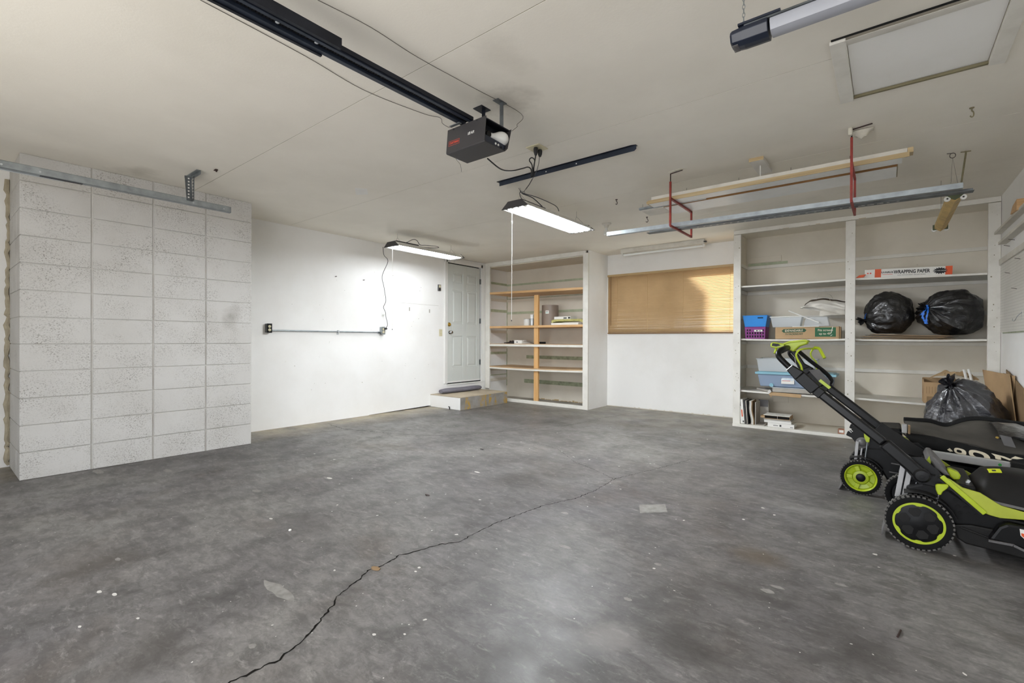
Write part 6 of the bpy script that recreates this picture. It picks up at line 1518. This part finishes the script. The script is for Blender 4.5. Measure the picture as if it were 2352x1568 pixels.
# wheel guard bulge at the side with its label
bul = MB(); poly = [(0.385, 0.118), (0.420, 0.190), (0.450, 0.213), (0.560, 0.205), (0.640, 0.180), (0.680, 0.120), (0.62, 0.090), (0.520, 0.095), (0.470, 0.112)]
bul.prism(poly, 3.165, 3.222, 'Y')
part('side_cover', bul, 'blackplastic', m1, 'black side discharge cover', bevel=0.012)
part('cover_rib', MB().bar((0.385, 3.162, 0.118), (0.468, 3.162, 0.118), 0.010, 0.010).bar((0.466, 3.162, 0.118), (0.52, 3.162, 0.094), 0.010, 0.010), 'greyplastic', m1)
part('side_label', MB().prism([(0.487, 0.198), (0.545, 0.194), (0.545, 0.150), (0.505, 0.152), (0.490, 0.168)], 3.1630, 3.1648, 'Y'), 'paper', m1, 'white and orange warning label')
part('label_print', MB().prism([(0.492, 0.180), (0.545, 0.176), (0.545, 0.154), (0.507, 0.155), (0.493, 0.168)], 3.1622, 3.1630, 'Y'), 'orange', m1)
# mud flap behind the wheel
mb = MB(); mb.sheet(lambda u, v: (0.040-0.055*v-0.012*math.sin(PI*v), 3.245+0.12*u, 0.150-0.136*v), 6, 8, 0.004)
part('rear_flap', mb, 'greyplastic', m1, 'grey rubber rear flap', smooth=True)
# brackets and struts
plate = [(0.040, 0.445), (0.150, 0.465), (0.214, 0.400), (0.262, 0.330), (0.258, 0.298), (0.140, 0.318), (0.115, 0.345), (0.062, 0.410)]
part('handle_bracket', MB().prism(plate, 3.232, 3.240, 'Y'), 'blackmetal', m1, bevel=0.002)
part('handle_bracket', MB().prism(plate, 3.660, 3.668, 'Y'), 'blackmetal', m1, bevel=0.002)
part('bracket_slot', MB().bar((0.165, 3.230, 0.385), (0.200, 3.230, 0.378), 0.004, 0.008), 'black', m1)
for x0, x1 in ((0.074, 0.050), (0.104, 0.078)):
    part('strut', MB().bar((x0, 3.262, 0.405), (x1, 3.262, 0.230), 0.010, 0.022, up=(1, 0, 0)), 'silverpaint', m1, 'light grey steel strut', bevel=0.002)
part('spring_rod', MB().cyl((0.128, 3.250, 0.325), (0.108, 3.250, 0.270), 0.0025, 6), 'galv', m1)
part('height_lever_rod', MB().cyl((0.212, 3.186, 0.297), (0.204, 3.19, 0.257), 0.004, 8), 'chrome', m1)
lp = [(0.197, 3.185, 0.341), (0.205, 3.185, 0.347), (0.242, 3.185, 0.352), (0.247, 3.185, 0.344), (0.24, 3.185, 0.33), (0.225, 3.185, 0.313), (0.218, 3.185, 0.294), (0.207, 3.185, 0.294), (0.199, 3.185, 0.317)]
part('height_lever', MB().prism([(p[0], p[2]) for p in lp], 3.176, 3.196, 'Y'), 'lime', m1, 'lime green height lever', bevel=0.004, smooth=True)
mb = MB(); poly = [(0.165, 0.430), (0.178, 0.462), (0.196, 0.462), (0.222, 0.430), (0.248, 0.392), (0.262, 0.370), (0.240, 0.372), (0.205, 0.400), (0.188, 0.432)]
part('rear_door_handle', MB().prism(poly, 3.300, 3.560, 'Y'), 'greyplastic', m1, 'grey rear door handle', bevel=0.006)
part('rear_door_insert', MB().prism([(0.166, 0.432), (0.180, 0.462), (0.186, 0.432), (0.182, 0.405)], 3.292, 3.299, 'Y'), 'lime', m1)
part('rear_door', MB().prism([(0.060, 0.290), (0.100, 0.405), (0.235, 0.375), (0.262, 0.322), (0.150, 0.320)], 3.330, 3.64, 'Y'), 'blackplastic', m1, bevel=0.006)
mb = MB()
for k in range(9): mb.cyl((0.275+0.028*(k % 3)+0.010*(k//3), 3.2232, 0.270-0.030*(k//3)), (0.275+0.028*(k % 3)+0.010*(k//3), 3.2225, 0.270-0.030*(k//3)), 0.010, 6)
part('vent_hex', mb, 'black', m1, kind='stuff')
# handle: sleeve, tubes, collars, grip loop
a0, a1, a2, a3 = (0.148, 0.374), (-0.008, 0.521), (-0.312, 0.780), (-0.447, 0.905)
for s_, yy in ((0, 3.205), (1, 3.650)):
    part('handle_sleeve', MB().bar((a0[0], yy, a0[1]), (a1[0], yy, a1[1]), 0.040, 0.062), 'blackmetal', m1, bevel=0.012, smooth=True)
    part('pivot_cover', MB().lathe([(0.034, 0.026), (0.035, -0.020), (0.026, -0.026), (0.008, -0.027)], (0.146, yy, 0.376), 'Y', 32), 'blackmetal', m1)
    part('handle_tube', MB().bar((a1[0], yy, a1[1]), (a2[0], yy, a2[1]), 0.032, 0.049), 'blackmetal', m1, bevel=0.011, smooth=True)
    part('handle_collar', MB().bar((a2[0]+0.028, yy, a2[1]-0.024), (a2[0]-0.005, yy, a2[1]+0.003), 0.040, 0.054).bar((a2[0]-0.004, yy, a2[1]+0.002), (-0.395, yy, 0.860), 0.046, 0.066, w2=0.044, h2=0.066).bar((-0.394, yy, 0.859), (a3[0], yy, a3[1]), 0.044, 0.066, w2=0.036, h2=0.042), 'blackplastic', m1, bevel=0.005)
    part('collar_band', MB().bar((a3[0]+0.001, yy, a3[1]-0.001), (a3[0]-0.002, yy, a3[1]+0.002), 0.0375, 0.0435), 'silver', m1)
part('inner_rail', MB().bar((-0.04, 3.60, 0.545), (0.16, 3.60, 0.400), 0.006, 0.075), 'dustyplastic', m1, bevel=0.004)
loop = smoothpath([(-0.449,3.205,0.908),(-0.475,3.205,0.935),(-0.503,3.207,0.968),(-0.508,3.222,0.992),(-0.492,3.262,1.012),(-0.482,3.34,1.020),(-0.480,3.43,1.022),(-0.482,3.52,1.020),(-0.492,3.59,1.010),(-0.505,3.636,0.988),(-0.500,3.648,0.966),(-0.475,3.650,0.935),(-0.449,3.650,0.908)], 5)
part('grip_loop', MB().tube(loop, 0.0165, 12), 'blackplastic', m1, 'black foam grip loop', smooth=True)
part('grip_sleeve', MB().tube([(-0.500,3.245,1.004),(-0.484,3.34,1.019)], 0.0185, 12), 'blackmetal', m1, smooth=True)
part('switch_box', MB().prism([(-0.500, 1.045), (-0.470, 1.058), (-0.395, 1.068), (-0.375, 1.060), (-0.378, 1.046), (-0.420, 1.030), (-0.450, 0.996), (-0.476, 1.010)], 3.36, 3.44, 'Y'), 'lime', m1, 'lime green switch housing', bevel=0.006, smooth=True)
part('switch_plate', MB().prism([(-0.505, 1.048), (-0.470, 1.063), (-0.388, 1.073), (-0.372, 1.066), (-0.372, 1.058), (-0.392, 1.062), (-0.470, 1.052), (-0.500, 1.040)], 3.345, 3.455, 'Y'), 'lime', m1, bevel=0.003)
part('key_lobe', MB().prism([(-0.580, 1.030), (-0.576, 1.050), (-0.560, 1.056), (-0.530, 1.050), (-0.498, 1.044), (-0.500, 1.026), (-0.535, 1.018), (-0.570, 1.020)], 3.37, 3.43, 'Y'), 'lime', m1, bevel=0.005)
part('key_recess', MB().prism([(-0.570, 1.033), (-0.565, 1.049), (-0.535, 1.046), (-0.520, 1.036), (-0.545, 1.028)], 3.366, 3.3697, 'Y'), 'ink', m1)
part('key_stem', MB().tube(smoothpath([(-0.548,3.40,1.022),(-0.552,3.39,1.00),(-0.556,3.38,0.985)], 4), 0.007, 8), 'lime', m1, smooth=True)
part('gusset', MB().prism([(-0.470, 1.005), (-0.440, 1.000), (-0.395, 0.925), (-0.365, 0.905), (-0.405, 0.885), (-0.430, 0.900), (-0.440, 0.945)], 3.38, 3.42, 'Y'), 'blackplastic', m1, 'black centre gusset', bevel=0.004)
part('gusset_edge', MB().tube([(-0.466,3.378,0.988),(-0.444,3.378,0.960),(-0.436,3.378,0.905)], 0.002, 6), 'silver', m1)
part('bail_bar', MB().tube(smoothpath([(-0.385,3.232,0.862),(-0.392,3.232,0.915),(-0.412,3.234,0.955),(-0.418,3.236,0.985),(-0.402,3.245,1.010),(-0.375,3.29,1.018),(-0.352,3.40,1.018),(-0.348,3.52,1.016),(-0.370,3.60,1.012),(-0.385,3.612,0.985),(-0.378,3.616,0.955),(-0.355,3.62,0.925),(-0.352,3.62,0.880)], 5), 0.0055, 8), 'lime', m1, 'lime green wire bail bar', smooth=True)
part('bail_tip', MB().tube(smoothpath([(-0.345,3.40,1.022),(-0.318,3.385,1.018),(-0.300,3.37,0.985),(-0.288,3.36,0.962)], 4), 0.009, 8), 'lime', m1, smooth=True)
part('grip_rail', MB().tube(smoothpath([(-0.452,3.58,1.000),(-0.385,3.585,0.935),(-0.310,3.585,0.870),(-0.272,3.585,0.822),(-0.280,3.585,0.795)], 5), 0.012, 8), 'blackplastic', m1, smooth=True)
part('collar_latch', MB().bar((-0.300, 3.232, 0.838), (-0.250, 3.232, 0.795), 0.010, 0.016), 'lime', m1, 'lime latch tab')
part('cross_panel', MB().prism([(-0.385, 0.880), (-0.330, 0.888), (-0.270, 0.815), (-0.275, 0.780), (-0.320, 0.800)], 3.50, 3.508, 'Y'), 'greyplastic', m1)

# ---- far mower
m2 = thing('lawn_mower', 'far black mower with lime green wheel rim, folded handle and grass bag on top', 'lawn mower', (0.2, 4.3, 0))
wheel(m2, -0.134, 4.065, 0.119, 0.050, 'lime')
wheel(m2, -0.105, 4.560, 0.119, 0.050, 'plain', -1)
wheel(m2, 0.590, 4.075, 0.090, 0.046, 'lime')
wheel(m2, 0.590, 4.560, 0.090, 0.046, 'plain', -1)
part('axle', MB().cyl((-0.134, 4.09, 0.117), (-0.107, 4.54, 0.117), 0.008, 10), 'galv_dark', m2)
part('deck', MB().prism([(-0.120, 0.320), (0.020, 0.330), (0.120, 0.290), (0.560, 0.270), (0.740, 0.200), (0.740, 0.050), (0.030, 0.050), (0.005, 0.120), (-0.030, 0.190), (-0.110, 0.245)], 4.110, 4.520, 'Y'), 'blackplastic', m2, 'black mower deck', bevel=0.012)
for z, x0 in ((0.235, 0.03), (0.175, 0.02), (0.110, 0.02)):
    part('deck_rib', MB().bar((x0, 4.106, z), (0.60, 4.106, z-0.03), 0.006, 0.006), 'greyplastic', m2)
mb = MB(); pts = [(-0.134+0.138*math.cos(math.radians(a)), 0.119+0.138*math.sin(math.radians(a))) for a in range(118, 22, -8)]; vs = []
for (x, z) in pts: vs += [(x, 4.05, z), (x, 4.12, z+0.002), (x, 4.12, z+0.006), (x, 4.05, z+0.004)]
mb.add(vs, [(4*i+k, 4*i+(k+1)%4, 4*i+4+(k+1)%4, 4*i+4+k) for i in range(len(pts)-1) for k in range(4)])
part('fender', mb, 'dustyplastic', m2)
rb_ = [(-0.222, 0.392), (-0.214, 0.418), (-0.190, 0.432), (-0.185, 0.462), (-0.150, 0.470), (-0.110, 0.462), (-0.030, 0.440), (0.060, 0.380), (0.080, 0.300), (-0.050, 0.280), (-0.085, 0.300), (-0.120, 0.310), (-0.165, 0.345), (-0.190, 0.378)]
part('rear_bracket', MB().prism(rb_, 4.115, 4.150, 'Y'), 'blackplastic', m2, 'black folding handle bracket', bevel=0.004)
part('rear_bracket', MB().prism(rb_, 4.480, 4.510, 'Y'), 'blackplastic', m2, bevel=0.004)
part('bracket_fin', MB().bar((-0.205, 4.112, 0.428), (-0.190, 4.112, 0.415), 0.004, 0.004).bar((-0.197, 4.112, 0.436), (-0.182, 4.112, 0.423), 0.004, 0.004), 'silver', m2)
part('pivot_disc', MB().lathe([(0.036, -0.018), (0.038, -0.028), (0.026, -0.031), (0.022, -0.038), (0.012, -0.046), (0.003, -0.048)], (-0.128, 4.135, 0.352), 'Y', 24), 'greyplastic', m2, 'grey round pivot knob', smooth=True)
part('lime_lever', MB().prism([(-0.120, 0.462), (-0.102, 0.462), (-0.082, 0.420), (-0.088, 0.368), (-0.104, 0.366), (-0.116, 0.400)], 4.060, 4.082, 'Y'), 'lime', m2, 'lime green lever', bevel=0.003)
part('lever_rod', MB().cyl((-0.098, 4.072, 0.368), (-0.110, 4.072, 0.246), 0.004, 8), 'galv', m2)
part('strut', MB().bar((-0.155, 4.095, 0.360), (-0.165, 4.095, 0.225), 0.010, 0.018, up=(1, 0, 0)), 'silverpaint', m2, 'light grey steel strut', bevel=0.002)
part('strut', MB().bar((-0.128, 4.120, 0.340), (-0.140, 4.120, 0.225), 0.008, 0.010, up=(1, 0, 0)), 'silverpaint', m2, bevel=0.002)
mb = MB(); mb.sheet(lambda u, v: (-0.235-0.030*v+0.01*math.sin(3*v), 4.10+0.40*u, 0.105-0.100*v), 4, 6, 0.004)
part('rear_flap', mb, 'greyplastic', m2, smooth=True)
part('top_housing', MB().prism([(-0.060, 0.440), (-0.030, 0.462), (0.085, 0.468), (0.095, 0.370), (0.620, 0.340), (0.70, 0.330), (0.640, 0.270), (0.0, 0.290)], 4.16, 4.47, 'Y'), 'blackplastic', m2, bevel=0.012)
part('lime_shoulder', MB().prism([(0.078, 0.425), (0.098, 0.436), (0.124, 0.412), (0.168, 0.362), (0.150, 0.366), (0.118, 0.392), (0.084, 0.396)], 4.020, 4.045, 'Y'), 'lime', m2, 'lime green shoulder', bevel=0.004)
part('folded_handle', MB().bar((0.140, 4.005, 0.352), (0.575, 4.005, 0.330), 0.028, 0.048), 'silver', m2, 'silver folded handle tube', bevel=0.004)
part('handle_groove', MB().bar((0.142, 3.9902, 0.350), (0.575, 3.9902, 0.328), 0.0015, 0.030), 'silverpaint', m2)
part('sticker_dot', MB().lathe([(0.008, 0), (0.008, -0.0015)], (0.532, 3.989, 0.333), 'Y', 16), 'greydot', m2, 'green dot sticker')
part('handle_grip', MB().bar((0.574, 4.005, 0.330), (0.80, 4.005, 0.320), 0.036, 0.056), 'dustyplastic', m2, 'dark plastic handle clamp', bevel=0.006)
part('folded_handle', MB().bar((0.140, 4.50, 0.352), (0.80, 4.50, 0.322), 0.028, 0.048), 'silver', m2, bevel=0.004)
part('red_tab', MB().box(0.590, 0.640, 3.985, 4.02, 0.250, 0.290), 'red', m2)

# ---- grass bag lying on the far mower
gb = thing('grass_bag', 'black cloth grass catcher with grey dusty top and cream lettering lying on the far mower', 'bag', (0.42, 4.3, 0.30))
def topz(x, v):
    """height of the bag's top sheet; v = 0 front, 1 back"""
    u = (x-0.10)/0.70
    back = 0.478+0.035*u+(-0.030*math.exp(-((u-0.33)/0.09)**2))+0.03*math.exp(-((u-0.62)/0.15)**2)
    front = 0.462-0.075*min(1, max(0, u*1.5))**1.4+0.03*max(0, u-0.6)
    return front+(back-front)*v
def Pg(u, v):
    x = 0.105+0.695*u
    return (x, 4.085+0.44*v+0.02*math.sin(4*u), topz(x, v)+0.010*noise.noise(Vector((x*8, v*3, 2)))+0.012*math.sin(PI*v))
mb = MB(); mb.sheet(Pg, 44, 14, 0.010)
part('top_panel', mb, 'bagtop', gb, 'dusty grey top panel', smooth=True)
def Pf(u, v):
    x = 0.105+0.695*u; z1 = topz(x, 0)-0.004; z0_ = 0.375-0.14*min(1, u*1.6)+0.02*u
    bulge = 0.050*math.sin(PI*v)**0.8
    return (x+0.03*(1-v)*(1-u), 4.085-0.004+0.02*math.sin(4*u)-bulge*(0.35+0.65*min(1, u*2)), z0_+(z1-z0_)*v+0.006*noise.noise(Vector((x*6, v*3, 8))))
mb = MB(); mb.sheet(Pf, 44, 16, 0.006)
part('front_panel', mb, 'bagfabric', gb, smooth=True)
mb = MB().tube([Vector(Pg(k/30, 1.0))+Vector((0, 0.004, 0.004)) for k in range(31)], 0.021, 8)
part('back_rim', mb, 'bagfabric', gb, smooth=True)
part('frame_clip', MB().box(0.085, 0.112, 4.075, 4.12, 0.452, 0.510), 'silverpaint', gb, 'grey plastic frame clip', bevel=0.004)
part('frame_clip', MB().box(0.116, 0.128, 4.072, 4.12, 0.450, 0.506), 'kraft_dark', gb, bevel=0.003)
part('frame_wire', MB().tube([(0.02,4.10,0.456),(0.09,4.09,0.452),(0.170,4.07,0.375)], 0.005, 8), 'blackmetal', gb, smooth=True)
mb = MB(); mb.sheet(lambda u, v: (0.545+0.255*u, 4.10+0.40*v, 0.505+0.022*math.sin(PI*u*0.9+.2)+0.030*v-0.03*abs(2*v-1)**3-0.06*u*u+0.008*noise.noise(Vector((u*6, v*4, 4)))), 18, 12, 0.012)
part('end_fold', mb, 'bag', gb, 'glossy black end fold', smooth=True)
mb = MB(); mb.sheet(lambda u, v: (0.540+0.05*u+0.02*v, 4.075+0.01*u, 0.500-0.062*v-0.01*u), 4, 4, 0.004)
part('webbing', mb, 'greyplastic', gb)
part('snap', MB().lathe([(0.008, 0), (0.005, -0.004)], (0.530, 4.068, 0.482), 'Y', 10), 'brass', gb)
# lettering on the sagging front, glyph outlines laid on the cloth
def cloth(x, v, off=0.0035):
    u = (x-0.105)/0.695; p = Vector(Pf(u, v)); return (x, p.y-off, p.z)
def glyph(outer, inner=None):
    mb = MB(); n = len(outer)
    if inner is None:
        mb.add([cloth(*p) for p in outer], [tuple(range(n))])
        return mb
    vs = [cloth(*p) for p in outer]+[cloth(*p) for p in inner]
    mb.add(vs, [(i, (i+1)%n, (i+1)%n+n, i+n) for i in range(n)]); return mb
def oval(cx_, cv, rx, rv, n=28, p=2.6):
    out = []
    for k in range(n):
        a = 2*PI*k/n; ca, sa = math.cos(a), math.sin(a)
        out.append((cx_+rx*abs(ca)**(2/p)*(1 if ca >= 0 else -1), cv+rv*abs(sa)**(2/p)*(1 if sa >= 0 else -1)))
    return out
part('lettering', glyph(oval(0.452, 0.66, 0.047, 0.21), oval(0.448, 0.665, 0.024, 0.105)), 'beigeprint', gb, 'cream letter O')
part('lettering', glyph([(0.505,0.90),(0.560,0.90),(0.592,0.83),(0.580,0.79),(0.545,0.85),(0.548,0.50),(0.524,0.50),(0.520,0.83)]), 'beigeprint', gb)
part('lettering', glyph([(0.585,0.86),(0.606,0.95),(0.640,0.90),(0.612,0.86)]), 'beigeprint', gb)
part('lettering', glyph(oval(0.366, 0.60, 0.028, 0.15, 24), oval(0.362, 0.60, 0.012, 0.065, 24)), 'beigeprint', gb)
part('lettering', glyph([(0.380,0.58),(0.400,0.47),(0.384,0.44),(0.366,0.50)]), 'beigeprint', gb)
part('lettering', glyph([(0.306,0.52),(0.318,0.64),(0.334,0.52),(0.320,0.46)]), 'beigeprint', gb)
part('lettering', glyph([(0.344,0.10),(0.360,0.02),(0.372,0.12)]), 'beigeprint', gb)

# ------------------------------------------------------------------ litter on the floor
def leaf(name, label, c, r, mat, cat, seed):
    rnd = random.Random(seed); n = 9; mb = MB()
    ring = [(c[0]+r*math.cos(2*PI*k/n)*rnd.uniform(.7, 1.1), c[1]+r*0.5*math.sin(2*PI*k/n)*rnd.uniform(.7, 1.1), 0.002+0.004*rnd.random()) for k in range(n)]
    mb.add(ring+[(p[0], p[1], 0.001) for p in ring], [tuple(range(n)), tuple(range(2*n-1, n-1, -1))]+[(k, (k+1)%n, (k+1)%n+n, k+n) for k in range(n)])
    solo(name, mb, mat, label, cat)
leaf('dead_leaf', 'small dark dead leaf on the floor in the middle of the garage', (-2.446, 2.15, 0.0), 0.022, 'red_dark', 'leaf', 1)
leaf('paint_chip', 'dark curled chip on the floor in front of the house door step', (-3.062, 3.381, 0.0), 0.020, 'ink', 'chip', 2)
solo('pencil_stub', MB().tube([(0.047, 2.236, 0.004), (0.037, 2.179, 0.004)], 0.0035, 8), 'red_dark', 'dark brown pencil-like stub on the bare floor in front of the near mower', 'stub')
solo('pebble', MB().lathe([(0.004, 0), (0.009, 0.004), (0.007, 0.009), (0.002, 0.011)], (-2.578, 1.268, 0.0), 'Z', 7), 'paper', 'white pebble on the floor left of the crack', 'pebble')
leaf('straw_bits', 'bit of tan straw litter caught beside the floor crack', (-1.846, 1.307, 0.0), 0.030, 'kraft_dark', 'litter', 5)
